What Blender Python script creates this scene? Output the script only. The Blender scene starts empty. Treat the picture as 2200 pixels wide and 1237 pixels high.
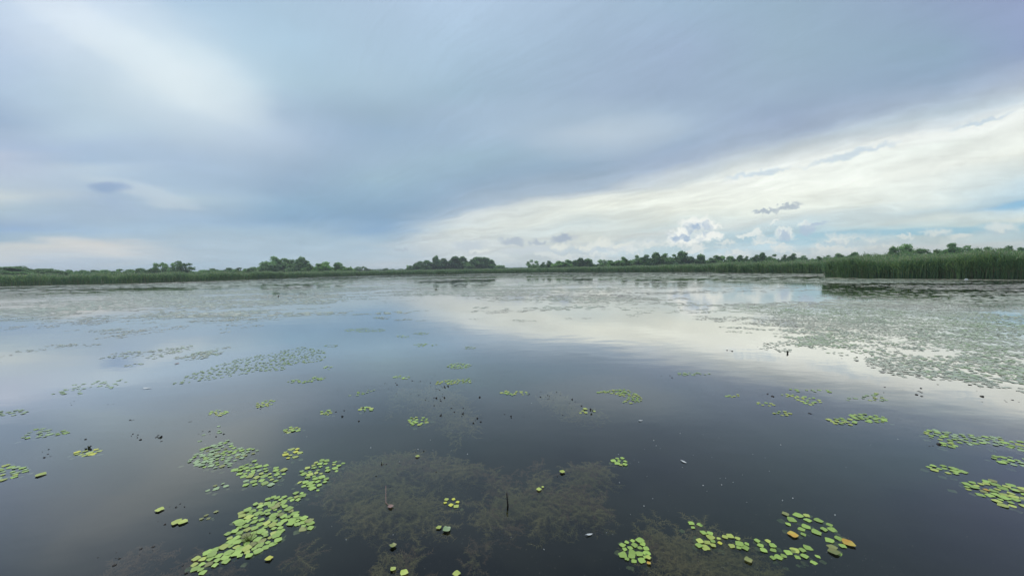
import bpy, math, random
import numpy as np
from mathutils import Matrix, Vector

random.seed(7)
rng = np.random.default_rng(11)
R = math.radians
scene = bpy.context.scene
col = scene.collection

# ------------------------------------------------------------------ camera
F_PX, CX, CY = 830.0, 1100.0, 618.5      # focal length and centre in photograph pixels
EYE = 1.75                               # eye height over the water, metres
PITCH, ROLL = math.atan(38.8 / F_PX), math.atan(0.0168)
_F = Vector((0, math.cos(PITCH), -math.sin(PITCH)))
_U0 = Vector((0, math.sin(PITCH), math.cos(PITCH)))
_R0 = Vector((1, 0, 0))
_Rv = _R0 * math.cos(ROLL) - _U0 * math.sin(ROLL)
_Uv = _R0 * math.sin(ROLL) + _U0 * math.cos(ROLL)
cam_data = bpy.data.cameras.new('camera')
cam_data.sensor_width = 36
cam_data.lens = 36 * F_PX / 2200
cam_data.clip_start, cam_data.clip_end = 0.05, 20000
cam = bpy.data.objects.new('camera', cam_data)
cam.matrix_world = Matrix(((_Rv.x, _Uv.x, -_F.x, 0), (_Rv.y, _Uv.y, -_F.y, 0),
                           (_Rv.z, _Uv.z, -_F.z, EYE), (0, 0, 0, 1)))
col.objects.link(cam)
scene.camera = cam


def ray(x, y):
    return _F * F_PX + _Rv * (x - CX) + _Uv * (CY - y)


def on_water(x, y, z=0.0):
    d = ray(x, y)
    t = (z - EYE) / d.z
    return Vector((d.x * t, d.y * t, z))


def horizon_y(x):
    return 579.7 - 0.0168 * (x - CX)


def lin(c):
    out = []
    for v in c:
        v = v / 255.0
        out.append(v / 12.92 if v <= 0.04045 else ((v + 0.055) / 1.055) ** 2.4)
    return (out[0], out[1], out[2], 1.0)


# ------------------------------------------------------------------ sky
SUN_EL, SUN_AZ = R(60), R(-38)           # high, ahead and to the left, behind the cloud deck
world = bpy.data.worlds.new('World')
scene.world = world
world.use_nodes = True
wt = world.node_tree
wt.nodes.clear()


class Nodes:
    def __init__(self, tree):
        self.t = tree

    def new(self, kind, **kw):
        n = self.t.nodes.new(kind)
        for k, v in kw.items():
            setattr(n, k, v)
        return n

    def put(self, sock, v):
        if isinstance(v, bpy.types.NodeSocket):
            self.t.links.new(v, sock)
        else:
            sock.default_value = v

    def math(self, op, a, b=0.0, c=None, clamp=False):
        n = self.new('ShaderNodeMath', operation=op, use_clamp=clamp)
        self.put(n.inputs[0], a)
        self.put(n.inputs[1], b)
        if c is not None:
            self.put(n.inputs[2], c)
        return n.outputs[0]

    def vmath(self, op, a, b=None, scale=None):
        n = self.new('ShaderNodeVectorMath', operation=op)
        self.put(n.inputs[0], a)
        if b is not None:
            self.put(n.inputs[1], b)
        if scale is not None:
            self.put(n.inputs[3], scale)
        return n.outputs['Value'] if op in ('LENGTH', 'DOT_PRODUCT') else n.outputs[0]

    def mapr(self, v, a, b, c=0.0, d=1.0, kind='SMOOTHSTEP'):
        n = self.new('ShaderNodeMapRange', interpolation_type=kind)
        self.put(n.inputs[0], v)
        for i, x in enumerate((a, b, c, d)):
            self.put(n.inputs[1 + i], x)
        return n.outputs[0]

    def noise(self, vec, scale, detail=3, rough=0.5, color=False, dist=0.0):
        n = self.new('ShaderNodeTexNoise')
        self.put(n.inputs['Vector'], vec)
        n.inputs['Scale'].default_value = scale
        n.inputs['Detail'].default_value = detail
        n.inputs['Roughness'].default_value = rough
        n.inputs['Distortion'].default_value = dist
        return n.outputs['Color'] if color else n.outputs['Fac']

    def mix(self, fac, a, b):
        n = self.new('ShaderNodeMix', data_type='RGBA')
        self.put(n.inputs[0], fac)
        self.put(n.inputs[6], a)
        self.put(n.inputs[7], b)
        return n.outputs[2]


N = Nodes(wt)
w_out = N.new('ShaderNodeOutputWorld')
tc = N.new('ShaderNodeTexCoord')
sep = N.new('ShaderNodeSeparateXYZ')
wt.links.new(tc.outputs['Generated'], sep.inputs[0])
dx, dy, dz = sep.outputs
ysafe = N.math('MAXIMUM', dy, 0.03)
comb = N.new('ShaderNodeCombineXYZ')
N.put(comb.inputs[0], N.math('DIVIDE', dx, ysafe))
vraw = N.math('DIVIDE', dz, ysafe)
N.put(comb.inputs[1], vraw)
comb.inputs[2].default_value = 1.0
uv = comb.outputs[0]
# cloud-layer plane coordinates (give streaks their real perspective)
zs = N.math('ADD', N.math('MAXIMUM', dz, 0.0), 0.10)
comb2 = N.new('ShaderNodeCombineXYZ')
N.put(comb2.inputs[0], N.math('DIVIDE', dx, zs))
N.put(comb2.inputs[1], N.math('DIVIDE', dy, zs))
layer = comb2.outputs[0]


def warp(vec, src, scale, amp, detail=3, rough=0.5, stretch=None):
    s = src
    if stretch:
        m = N.new('ShaderNodeVectorMath', operation='MULTIPLY')
        N.put(m.inputs[0], src)
        m.inputs[1].default_value = (stretch, 1, 0)
        s = m.outputs[0]
    n = N.new('ShaderNodeTexNoise', noise_dimensions='2D')
    N.put(n.inputs['Vector'], s)
    n.inputs['Scale'].default_value = scale
    n.inputs['Detail'].default_value = detail
    n.inputs['Roughness'].default_value = rough
    c = N.vmath('SUBTRACT', n.outputs['Color'], (0.5, 0.5, 0.5))
    return N.vmath('ADD', vec, N.vmath('MULTIPLY', c, (amp[0], amp[1], 0.0)))


uv_soft = warp(warp(uv, layer, 0.6, (0.18, 0.06), 3, 0.6), uv, 4.5, (0.13, 0.034), 5, 0.62, stretch=0.45)
uv_puff = warp(warp(uv, uv, 30.0, (0.030, 0.026), 2, 0.6), uv, 95.0, (0.020, 0.020), 4, 0.75)
COORD = {'soft': uv_soft, 'puff': uv_puff}


def uv_of(x, y):
    d = ray(x, y)
    return d.x / d.y, d.z / d.y


def ellipse(x, y, rx, ry, rot=0, coord='soft', inner=0.0):
    """soft ellipse on the sky: two affine dot products on (u, v, 1), then squared length"""
    u, v = uv_of(x, y)
    c, s = math.cos(R(rot)), math.sin(R(rot))
    a, b = F_PX / rx, F_PX / ry
    r1 = (c * a, s * a, -(c * u + s * v) * a)
    r2 = (-s * b, c * b, (s * u - c * v) * b)
    d1 = N.vmath('DOT_PRODUCT', COORD[coord], r1)
    d2 = N.vmath('DOT_PRODUCT', COORD[coord], r2)
    q = N.math('MULTIPLY_ADD', d2, d2, N.math('MULTIPLY', d1, d1))
    return N.mapr(q, 1.0, inner * inner)


def ramp(fac, stops):
    n = N.new('ShaderNodeValToRGB')
    N.put(n.inputs[0], fac)
    cr = n.color_ramp
    stops = sorted(stops)
    while len(cr.elements) < len(stops):
        cr.elements.new(0.5)
    for e, (p, c) in zip(cr.elements, stops):
        e.position = p
    for e, (p, c) in zip(cr.elements, stops):
        e.color = lin(c)
    return n.outputs[0]


sepw = N.new('ShaderNodeSeparateXYZ')
wt.links.new(uv_soft, sepw.inputs[0])
uw, vw = sepw.outputs[0], sepw.outputs[1]

# columns of cloud colour from the horizon upwards, (x, [(y, colour)...]) as seen in the photograph's framing
ZEN = (150, 170, 198)
DECK = [
    (0, [(0, (172, 192, 222)), (120, (172, 190, 222)), (200, (168, 188, 214)), (270, (158, 178, 206)), (290, (168, 186, 212)),
         (325, (174, 190, 217)), (340, (186, 196, 218)), (370, (180, 192, 214)), (405, (184, 198, 215)), (425, (200, 209, 216)),
         (445, (172, 190, 206)), (480, (158, 180, 208)), (497, (152, 178, 210)), (518, (166, 187, 206)), (530, (204, 208, 212)),
         (560, (200, 206, 214)), (575, (186, 198, 216))]),
    (220, [(0, (184, 202, 230)), (40, (200, 216, 238)), (90, (194, 211, 231)), (130, (182, 203, 224)), (200, (174, 196, 216)),
           (290, (176, 196, 216)), (320, (165, 186, 214)), (350, (162, 184, 211)), (364, (182, 198, 216)), (385, (176, 194, 214)),
           (430, (166, 186, 212)), (470, (166, 186, 208)), (500, (166, 189, 212)), (512, (174, 192, 210)), (526, (212, 211, 212)),
           (545, (203, 207, 214)), (572, (180, 196, 214))]),
    (410, [(0, (172, 198, 226)), (80, (177, 203, 226)), (120, (184, 208, 226)), (160, (204, 221, 235)), (190, (198, 216, 229)),
           (240, (184, 203, 220)), (310, (171, 191, 214)), (350, (162, 184, 212)), (400, (162, 184, 208)), (425, (180, 199, 215)),
           (445, (166, 186, 208)), (480, (160, 184, 210)), (500, (166, 188, 208)), (540, (178, 194, 210)), (572, (174, 196, 216))]),
    (620, [(0, (174, 198, 222)), (90, (176, 202, 225)), (180, (171, 196, 216)), (240, (160, 182, 207)), (300, (164, 185, 212)),
           (340, (158, 180, 206)), (400, (148, 172, 199)), (440, (143, 173, 200)), (472, (138, 168, 198)), (492, (158, 183, 206)),
           (520, (167, 189, 208)), (550, (174, 194, 212)), (577, (176, 195, 213))]),
    (820, [(0, (168, 190, 218)), (100, (166, 190, 216)), (180, (164, 188, 212)), (240, (152, 176, 201)), (280, (154, 178, 204)),
           (340, (160, 183, 206)), (390, (156, 182, 202)), (440, (140, 168, 195)), (480, (137, 167, 198)), (500, (140, 170, 202)),
           (515, (160, 184, 206)), (530, (174, 193, 210)), (560, (192, 203, 214)), (580, (195, 205, 216))]),
    (1020, [(0, (166, 188, 218)), (100, (160, 184, 212)), (200, (147, 172, 198)), (240, (150, 172, 200)), (300, (158, 180, 204)),
            (340, (153, 178, 198)), (400, (145, 169, 195)), (435, (136, 162, 192)), (460, (146, 170, 198)), (500, (172, 190, 208))]),
    (1250, [(0, (157, 179, 209)), (100, (152, 174, 204)), (200, (150, 170, 200)), (245, (158, 178, 204)), (290, (182, 198, 217)),
            (325, (162, 182, 206)), (370, (145, 167, 194)), (400, (150, 170, 196))]),
    (1420, [(0, (150, 174, 204)), (100, (148, 168, 200)), (200, (146, 166, 196)), (250, (156, 176, 203)), (280, (168, 187, 210)),
            (310, (154, 174, 201)), (340, (150, 167, 196)), (380, (156, 172, 200))]),
    (1700, [(0, (142, 166, 193)), (100, (140, 163, 189)), (200, (142, 162, 190)), (270, (146, 162, 192)), (320, (150, 166, 194))]),
    (2020, [(0, (146, 164, 194)), (100, (142, 165, 189)), (180, (142, 163, 190)), (230, (150, 166, 192))]),
    (2200, [(0, (148, 162, 197)), (100, (144, 160, 194)), (200, (148, 162, 192))]),
]
def lift(table, xs, test, add):
    return [(x, [(y, tuple(min(250, c + add[i]) for i, c in enumerate(rgb)) if x in xs and test(y, rgb) else rgb) for y, rgb in st]) for x, st in table]


DECK = lift(DECK, (1020, 1250, 1420, 1700), lambda y, c: y <= 260, (11, 10, 6))
DECK = lift(DECK, (820,), lambda y, c: y <= 260, (5, 4, 1))
VTOP = 1.2
vpos = N.math('DIVIDE', vw, VTOP, clamp=True)


def columns(table, pos_socket, to_pos):
    prev = None
    for i, (x, stops) in enumerate(table):
        c = ramp(pos_socket, [(to_pos(x, y), rgb) for y, rgb in stops] + ([(1.0, ZEN)] if to_pos is deck_pos else []))
        u = uv_of(x, 350)[0]
        prev = c if prev is None else N.mix(N.mapr(uw, u_prev, u, kind='LINEAR'), prev, c)
        u_prev = u
    return prev


def deck_pos(x, y):
    return min(max(uv_of(x, y)[1] / VTOP, 0.0), 0.97)


deck = columns(DECK, vpos, deck_pos)

# the straight rear edge of the deck, rising to the right; under it a bright opening
(ea_u, ea_v), (eb_u, eb_v) = uv_of(1020, 452), uv_of(2200, 168)
e_k = (eb_v - ea_v) / (eb_u - ea_u)
v_edge = N.math('MULTIPLY_ADD', uw, e_k, ea_v - e_k * ea_u)
v_edge = N.math('MAXIMUM', v_edge, 0.02)
s_open = N.math('DIVIDE', vw, v_edge)                  # 0 at the horizon, 1 on the edge


def open_pos(x, y):
    u, v = uv_of(x, y)
    return min(max(v / max(0.02, ea_v + e_k * (u - ea_u)) / 1.1, 0.0), 1.0)


OPEN = [
    (880, [(505, (176, 194, 212)), (520, (192, 203, 213)), (540, (196, 206, 215)), (560, (196, 206, 216)), (580, (198, 208, 218))]),
    (1020, [(448, (188, 200, 212)), (460, (214, 219, 220)), (482, (204, 212, 216)), (498, (210, 216, 217)), (530, (202, 209, 214)), (560, (204, 212, 218))]),
    (1250, [(396, (176, 191, 208)), (406, (200, 208, 216)), (422, (221, 225, 222)), (450, (218, 222, 218)), (480, (203, 213, 216)), (508, (213, 218, 216)), (540, (200, 211, 218)), (565, (206, 216, 222))]),
    (1420, [(348, (176, 190, 209)), (368, (203, 211, 219)), (385, (210, 217, 221)), (402, (222, 226, 224)), (430, (226, 230, 226)), (458, (217, 221, 217)), (486, (203, 214, 217)), (500, (210, 216, 218)), (522, (184, 204, 213)), (555, (194, 212, 222))]),
    (1700, [(290, (172, 186, 206)), (318, (196, 206, 216)), (345, (214, 220, 225)), (368, (226, 230, 230)), (420, (228, 232, 228)), (450, (221, 226, 222)), (470, (212, 220, 221)), (500, (184, 207, 220)), (530, (190, 210, 222)), (550, (208, 216, 222))]),
    (2020, [(205, (170, 185, 206)), (250, (184, 198, 212)), (275, (206, 214, 222)), (296, (230, 234, 236)), (320, (220, 226, 226)), (370, (225, 229, 228)), (420, (215, 223, 224)), (442, (200, 216, 223)), (466, (213, 221, 220)), (484, (186, 211, 221)), (497, (158, 200, 220)), (512, (192, 212, 220)), (532, (208, 216, 222))]),
    (2200, [(178, (186, 197, 214)), (220, (198, 208, 219)), (250, (231, 235, 237)), (280, (224, 228, 228)), (340, (226, 230, 228)), (385, (207, 220, 226)), (424, (186, 210, 226)), (434, (152, 193, 224)), (446, (192, 213, 226)), (465, (214, 222, 222)), (478, (186, 211, 223)), (497, (176, 206, 222)), (520, (206, 216, 222))]),
]
OPEN = lift(OPEN, (1250, 1420, 1700, 2020, 2200), lambda y, c: c[0] >= 214, (11, 10, 8))
op_field = columns(OPEN, N.math('DIVIDE', s_open, 1.1, clamp=True), open_pos)
op_mask = N.math('MULTIPLY', N.mapr(N.math('SUBTRACT', vw, v_edge), 0.085, -0.055), N.mapr(uw, uv_of(800, 540)[0], uv_of(960, 540)[0]))
sky_col = N.mix(op_mask, deck, op_field)

# fibres in the bright opening, drawn out along the edge
fm = N.new('ShaderNodeCombineXYZ')
N.put(fm.inputs[0], N.math('MULTIPLY', uw, 2.2))
N.put(fm.inputs[1], N.math('MULTIPLY', s_open, 5.0))
nf = N.new('ShaderNodeTexNoise', noise_dimensions='2D')
N.put(nf.inputs['Vector'], fm.outputs[0])
nf.inputs['Scale'].default_value = 2.2
nf.inputs['Detail'].default_value = 5
nf.inputs['Roughness'].default_value = 0.62
fib = N.mapr(nf.outputs['Fac'], 0.3, 0.7, -0.10, 0.10, 'LINEAR')
fib = N.math('MULTIPLY_ADD', fib, N.math('MULTIPLY_ADD', op_mask, 0.80, 0.26), 1.0)
sky_col = N.vmath('SCALE', sky_col, scale=fib)


def lay(mask, colour, op=1.0):
    global sky_col
    sky_col = N.mix(N.math('MULTIPLY', mask, op) if op != 1.0 else mask, sky_col, lin(colour))


lay(ellipse(260, 130, 520, 260, -28), (204, 217, 232), 0.28)
lay(ellipse(270, 105, 460, 160, -33), (222, 231, 243), 0.32)
lay(ellipse(250, 95, 330, 60, -35), (230, 237, 245), 0.30)
lay(ellipse(395, 168, 240, 95, -24), (228, 238, 244), 0.30)
lay(ellipse(1290, 292, 210, 55, 8), (194, 207, 222), 0.36)
lay(ellipse(310, 412, 170, 20, -13), (194, 206, 219), 0.6)


# fine mottling of the cloud sheet; behind the viewer the overcast simply goes on
nm = N.new('ShaderNodeTexNoise', noise_dimensions='2D')
N.put(nm.inputs['Vector'], layer)
nm.inputs['Scale'].default_value = 1.1
nm.inputs['Detail'].default_value = 6
nm.inputs['Roughness'].default_value = 0.55
front = N.mapr(dy, 0.05, 0.4)
over = N.mix(N.mapr(nm.outputs['Fac'], 0.35, 0.65), lin((150, 170, 198)), lin((178, 196, 218)))
sky_col = N.mix(front, over, sky_col)
lay(ellipse(232, 404, 60, 15, 0), (140, 164, 200), 0.75)
mott = N.mapr(nm.outputs['Fac'], 0.25, 0.75, 0.975, 1.085, 'LINEAR')
sky_col = N.vmath('SCALE', sky_col, scale=mott)
sky_base = sky_col


def puff(parts, colour, op=1.0, inner=0.45, coord='puff'):
    m = None
    for p in parts:
        e = ellipse(*p, coord=coord, inner=inner)
        m = e if m is None else N.math('MAXIMUM', m, e)
    lay(m, colour, op)


# grey shreds
puff([(1645, 453, 36, 7, 0), (1690, 444, 40, 8, 10)], (172, 184, 199), 0.9, 0.12)
puff([(1005, 529, 44, 15, 4)], (196, 206, 217), 0.8, 0.2)
puff([(863, 537, 15, 3, 2)], (174, 186, 202), 0.6, 0.3)
# high thin puffs along the bright band
puff([(1770, 342, 70, 6, 14), (1890, 311, 120, 9, 14), (2090, 277, 150, 11, 15), (1590, 386, 70, 5, 8)], (240, 243, 243), 0.75, 0.2)
puff([(1830, 330, 130, 8, 14), (1630, 372, 90, 7, 9), (2110, 262, 90, 6, 15)], (184, 204, 224), 0.6, 0.0)
# clear blue strips under the high cloud on the right
COORD['soft2'] = uv_soft
lay(ellipse(1960, 497, 400, 15, 3, 'soft2', 0.2), (150, 198, 222), 0.75)
lay(ellipse(1720, 512, 190, 9, 2, 'soft2', 0.1), (172, 206, 224), 0.6)
lay(ellipse(2190, 436, 90, 9, 5, 'soft2', 0.2), (146, 192, 224), 0.7)
# row of low cumulus, made from noise inside a low band of the sky
nb = N.new('ShaderNodeTexNoise', noise_dimensions='2D')
nbv = N.vmath('MULTIPLY', uv_puff, (1.0, 2.6, 0.0))
N.put(nb.inputs['Vector'], nbv)
nb.inputs['Scale'].default_value = 9.0
nb.inputs['Detail'].default_value = 4
nb.inputs['Roughness'].default_value = 0.6
band = ellipse(1560, 533, 620, 30, 1.0, 'puff')
cm = N.math('MULTIPLY', N.mapr(nb.outputs['Fac'], 0.46, 0.60), band)
lay(cm, (232, 235, 235), 0.9)
lay(N.math('MULTIPLY', N.mapr(nb.outputs['Fac'], 0.62, 0.74), band), (196, 209, 223), 0.7)
puff([(1150, 536, 100, 11, 2)], (204, 212, 221), 0.8, 0.2)
puff([(1446, 520, 30, 8, 0), (1395, 527, 28, 8, 0), (1560, 521, 26, 6, 0), (1030, 540, 34, 6, 0)], (228, 232, 232), 0.8, 0.2)
puff([(1203, 530, 26, 10, 0), (1292, 523, 36, 12, 0), (1330, 529, 30, 9, 20), (1255, 533, 30, 8, 0)], (232, 234, 230), 0.85, 0.3)
puff([(1300, 537, 60, 7, 0), (1220, 540, 50, 6, 0)], (198, 211, 223), 0.6, 0.1)
puff([(1210, 511, 38, 10, 3)], (168, 181, 200), 0.9, 0.25)
puff([(1098, 518, 36, 10, -4), (1157, 520, 24, 6, 0)], (174, 186, 203), 0.8, 0.2)
# towering cumulus: white heaps, their hollows in shade
nl = N.new('ShaderNodeTexNoise', noise_dimensions='2D')
N.put(nl.inputs['Vector'], uv_puff)
nl.inputs['Scale'].default_value = 42.0
nl.inputs['Detail'].default_value = 3
nl.inputs['Roughness'].default_value = 0.6
heap = None
for p in [(1500, 480, 50, 17, 0), (1460, 503, 38, 15, 14), (1524, 506, 36, 12, 0), (1474, 516, 50, 9, 0), (1532, 482, 24, 9, 0)]:
    e = ellipse(*p, coord='puff', inner=0.42)
    heap = e if heap is None else N.math('MAXIMUM', heap, e)
hollow = N.math('MAXIMUM', ellipse(1505, 491, 38, 16, 10, 'puff', 0.1), ellipse(1468, 510, 42, 9, 8, 'puff', 0.1))
shade = N.mapr(N.math('ADD', nl.outputs['Fac'], N.math('MULTIPLY', hollow, 0.36)), 0.46, 0.98)
heap_col = N.mix(shade, lin((246, 247, 245)), lin((168, 188, 214)))
sky_col = N.mix(heap, sky_col, heap_col)
# companions to its right
puff([(1612, 505, 40, 7, 0), (1624, 500, 16, 7, 0), (1688, 501, 26, 15, 0), (1733, 482, 24, 9, 0), (1663, 475, 18, 4, 4)], (235, 239, 239), 0.9, 0.22)
puff([(1687, 507, 16, 13, 0), (1738, 492, 20, 17, 0), (1754, 478, 24, 5, 12)], (180, 198, 220), 0.9, 0.3)
puff([(2013, 498, 44, 9, 0), (2150, 488, 50, 12, 0), (2064, 507, 36, 9, 0), (1945, 508, 30, 5, 0), (1800, 518, 40, 6, 0)], (230, 235, 236), 0.85, 0.15)
puff([(2012, 504, 36, 4, 0), (2140, 500, 70, 6, 0), (1860, 522, 140, 5, 0)], (192, 210, 224), 0.6, 0.1)

thin = N.math('MULTIPLY', N.math('MULTIPLY', N.mapr(uw, 0.55, 1.1), N.mapr(vw, 0.16, 0.06)), 0.25)   # thin low cloud on the right: clear sky shows through
gap = N.math('MULTIPLY', thin, front)

nish = N.new('ShaderNodeTexSky', sky_type='NISHITA')
nish.sun_disc = False
nish.sun_elevation = SUN_EL
nish.sun_rotation = SUN_AZ
sky_base = N.vmath('MULTIPLY', sky_base, (0.995, 1.018, 0.985))
sky_col = N.vmath('MULTIPLY', sky_col, (0.995, 1.018, 0.985))
bg_clear = N.new('ShaderNodeBackground')
wt.links.new(nish.outputs[0], bg_clear.inputs[0])
bg_clear.inputs[1].default_value = 0.1
bg_cloud = N.new('ShaderNodeBackground')
wt.links.new(sky_base, bg_cloud.inputs[0])
bg_small = N.new('ShaderNodeBackground')
wt.links.new(sky_col, bg_small.inputs[0])
# the small clouds all lie low; higher up the renderer need not work through them
uraw = N.math('DIVIDE', dx, ysafe)
lim = N.math('MULTIPLY_ADD', N.math('GREATER_THAN', uraw, 0.5), 0.26, 0.175)
low = N.math('MULTIPLY', N.math('LESS_THAN', vraw, lim), N.math('GREATER_THAN', uraw, -0.32))
low = N.math('MULTIPLY', low, N.math('GREATER_THAN', dy, 0.3))
mix0 = N.new('ShaderNodeMixShader')
wt.links.new(low, mix0.inputs[0])
wt.links.new(bg_cloud.outputs[0], mix0.inputs[1])
wt.links.new(bg_small.outputs[0], mix0.inputs[2])
mixs = N.new('ShaderNodeMixShader')
wt.links.new(gap, mixs.inputs[0])
wt.links.new(mix0.outputs[0], mixs.inputs[1])
wt.links.new(bg_clear.outputs[0], mixs.inputs[2])
wt.links.new(mixs.outputs[0], w_out.inputs[0])
world.cycles.sampling_method = 'MANUAL'
world.cycles.sample_map_resolution = 512

# ------------------------------------------------------------------ sun and exposure
sun_data = bpy.data.lights.new('sun', 'SUN')
sun_data.energy = 1.5
sun_data.angle = R(14)
sun_data.color = (1.0, 0.95, 0.86)
sun = bpy.data.objects.new('sun', sun_data)
_sd = Vector((math.sin(SUN_AZ) * math.cos(SUN_EL), math.cos(SUN_AZ) * math.cos(SUN_EL), math.sin(SUN_EL)))
sun.rotation_euler = _sd.to_track_quat('Z', 'Y').to_euler()
sun.location = (-40, 40, 60)
col.objects.link(sun)

vs = scene.view_settings
vs.view_transform = 'Standard'
vs.look = 'None'
vs.exposure = 0.0
vs.gamma = 1.0
vs.use_curve_mapping = False
scene.cycles.use_denoising = True
scene.cycles.use_adaptive_sampling = True
scene.cycles.adaptive_threshold = 0.015
scene.cycles.adaptive_min_samples = 12
scene.cycles.max_bounces = 6
scene.cycles.diffuse_bounces = 3
scene.cycles.glossy_bounces = 3
scene.cycles.transmission_bounces = 3
scene.cycles.volume_bounces = 1
scene.cycles.transparent_max_bounces = 12
scene.cycles.caustics_reflective = False
scene.cycles.caustics_refractive = False


# ------------------------------------------------------------------ helpers
def mat_new(name):
    m = bpy.data.materials.new(name)
    m.use_nodes = True
    m.node_tree.nodes.clear()
    n = Nodes(m.node_tree)
    o = n.new('ShaderNodeOutputMaterial')
    return m, n, o


def plant_mat(name, c1, c2, scale=1.0, rough=0.55, spec=0.4, translucent=0.0, rand=0.35, coords='Object', detail_scale=None):
    """leaf or wood: two tones by noise, plus a small brightness change from object to object"""
    m, n, o = mat_new(name)
    t = n.new('ShaderNodeTexCoord')
    f = n.mapr(n.noise(t.outputs[coords], scale, 4, 0.6), 0.35, 0.65)
    c = n.mix(f, (*c1, 1), (*c2, 1))
    oi = n.new('ShaderNodeObjectInfo')
    k = n.mapr(oi.outputs['Random'], 0, 1, 1 - rand, 1 + rand, 'LINEAR')
    c = n.vmath('SCALE', c, scale=k)
    b = n.new('ShaderNodeBsdfPrincipled')
    n.put(b.inputs['Base Color'], c)
    b.inputs['Roughness'].default_value = rough
    b.inputs['Specular IOR Level'].default_value = spec
    sh = b.outputs[0]
    if translucent:
        tr = n.new('ShaderNodeBsdfTranslucent')
        n.put(tr.inputs[0], c)
        mx = n.new('ShaderNodeMixShader')
        mx.inputs[0].default_value = translucent
        m.node_tree.links.new(sh, mx.inputs[1])
        m.node_tree.links.new(tr.outputs[0], mx.inputs[2])
        sh = mx.outputs[0]
    m.node_tree.links.new(sh, o.inputs[0])
    return m


def mesh_np(name, verts, faces, mats, midx=None, smooth=False):
    """faces: (n,3) or (n,4) array"""
    verts = np.asarray(verts, dtype=np.float32)
    faces = np.asarray(faces, dtype=np.int32)
    me = bpy.data.meshes.new(name)
    k = faces.shape[1]
    me.vertices.add(len(verts))
    me.vertices.foreach_set('co', verts.ravel())
    me.loops.add(faces.size)
    me.loops.foreach_set('vertex_index', faces.ravel())
    me.polygons.add(len(faces))
    me.polygons.foreach_set('loop_start', np.arange(len(faces), dtype=np.int32) * k)
    for mt in mats:
        me.materials.append(mt)
    if midx is not None:
        me.polygons.foreach_set('material_index', np.asarray(midx, dtype=np.int32))
    if smooth:
        me.polygons.foreach_set('use_smooth', np.ones(len(faces), dtype=bool))
    me.update(calc_edges=True)
    me.validate()
    return me


def mesh_obj(name, me, parent=None, loc=None):
    o = bpy.data.objects.new(name, me)
    col.objects.link(o)
    if parent is not None:
        o.parent = parent
    if loc is not None:
        o.location = loc
    return o


def tag(o, label=None, cat=None, group=None, kind=None):
    if label:
        o['label'] = label
    if cat:
        o['category'] = cat
    if group:
        o['group'] = group
    if kind:
        o['kind'] = kind
    return o


def empty(name, loc):
    o = bpy.data.objects.new(name, None)
    o.empty_display_size = 0.1
    o.location = loc
    col.objects.link(o)
    return o


def _hash(ix, iy, seed):
    h = (ix * 374761393 + iy * 668265263 + seed * 1442695041) & 0x7fffffff
    h = ((h ^ (h >> 13)) * 1274126177) & 0x7fffffff
    return ((h ^ (h >> 16)) & 0xffff) / 65535.0


def vnoise(x, y, seed=0):
    x = np.asarray(x, dtype=np.float64)
    y = np.asarray(y, dtype=np.float64)
    ix, iy = np.floor(x).astype(np.int64), np.floor(y).astype(np.int64)
    fx, fy = x - ix, y - iy
    fx, fy = fx * fx * (3 - 2 * fx), fy * fy * (3 - 2 * fy)
    a, b = _hash(ix, iy, seed), _hash(ix + 1, iy, seed)
    c, d = _hash(ix, iy + 1, seed), _hash(ix + 1, iy + 1, seed)
    return (a + (b - a) * fx) * (1 - fy) + (c + (d - c) * fx) * fy


def fbm(x, y, seed=0, octaves=4):
    s, amp, tot = 0, 1.0, 0
    for k in range(octaves):
        s = s + amp * vnoise(np.asarray(x) * 2 ** k, np.asarray(y) * 2 ** k, seed + 17 * k)
        tot += amp
        amp *= 0.55
    return s / tot


def in_poly(px, py, poly):
    px, py = np.asarray(px), np.asarray(py)
    inside = np.zeros(px.shape, bool)
    n = len(poly)
    for i in range(n):
        x1, y1 = poly[i]
        x2, y2 = poly[(i + 1) % n]
        if y1 == y2:
            continue
        c = ((y1 > py) != (y2 > py)) & (px < (x2 - x1) * (py - y1) / (y2 - y1) + x1)
        inside ^= c
    return inside


_rv, _uv_, _fv = np.array(_Rv), np.array(_Uv), np.array(_F)


def project(P):
    """world points -> photograph pixels (used only to know which stretch of water carries which weed)"""
    d = np.asarray(P, dtype=np.float64) - np.array([0, 0, EYE])
    w = d @ _fv
    return CX + F_PX * (d @ _rv) / w, CY - F_PX * (d @ _uv_) / w


def unproject(x, y):
    x, y = np.asarray(x, float), np.asarray(y, float)
    d = _fv[None] * F_PX + _rv[None] * (x - CX)[:, None] + _uv_[None] * (CY - y)[:, None]
    t = -EYE / d[:, 2]
    return np.stack([d[:, 0] * t, d[:, 1] * t], 1)


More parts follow.
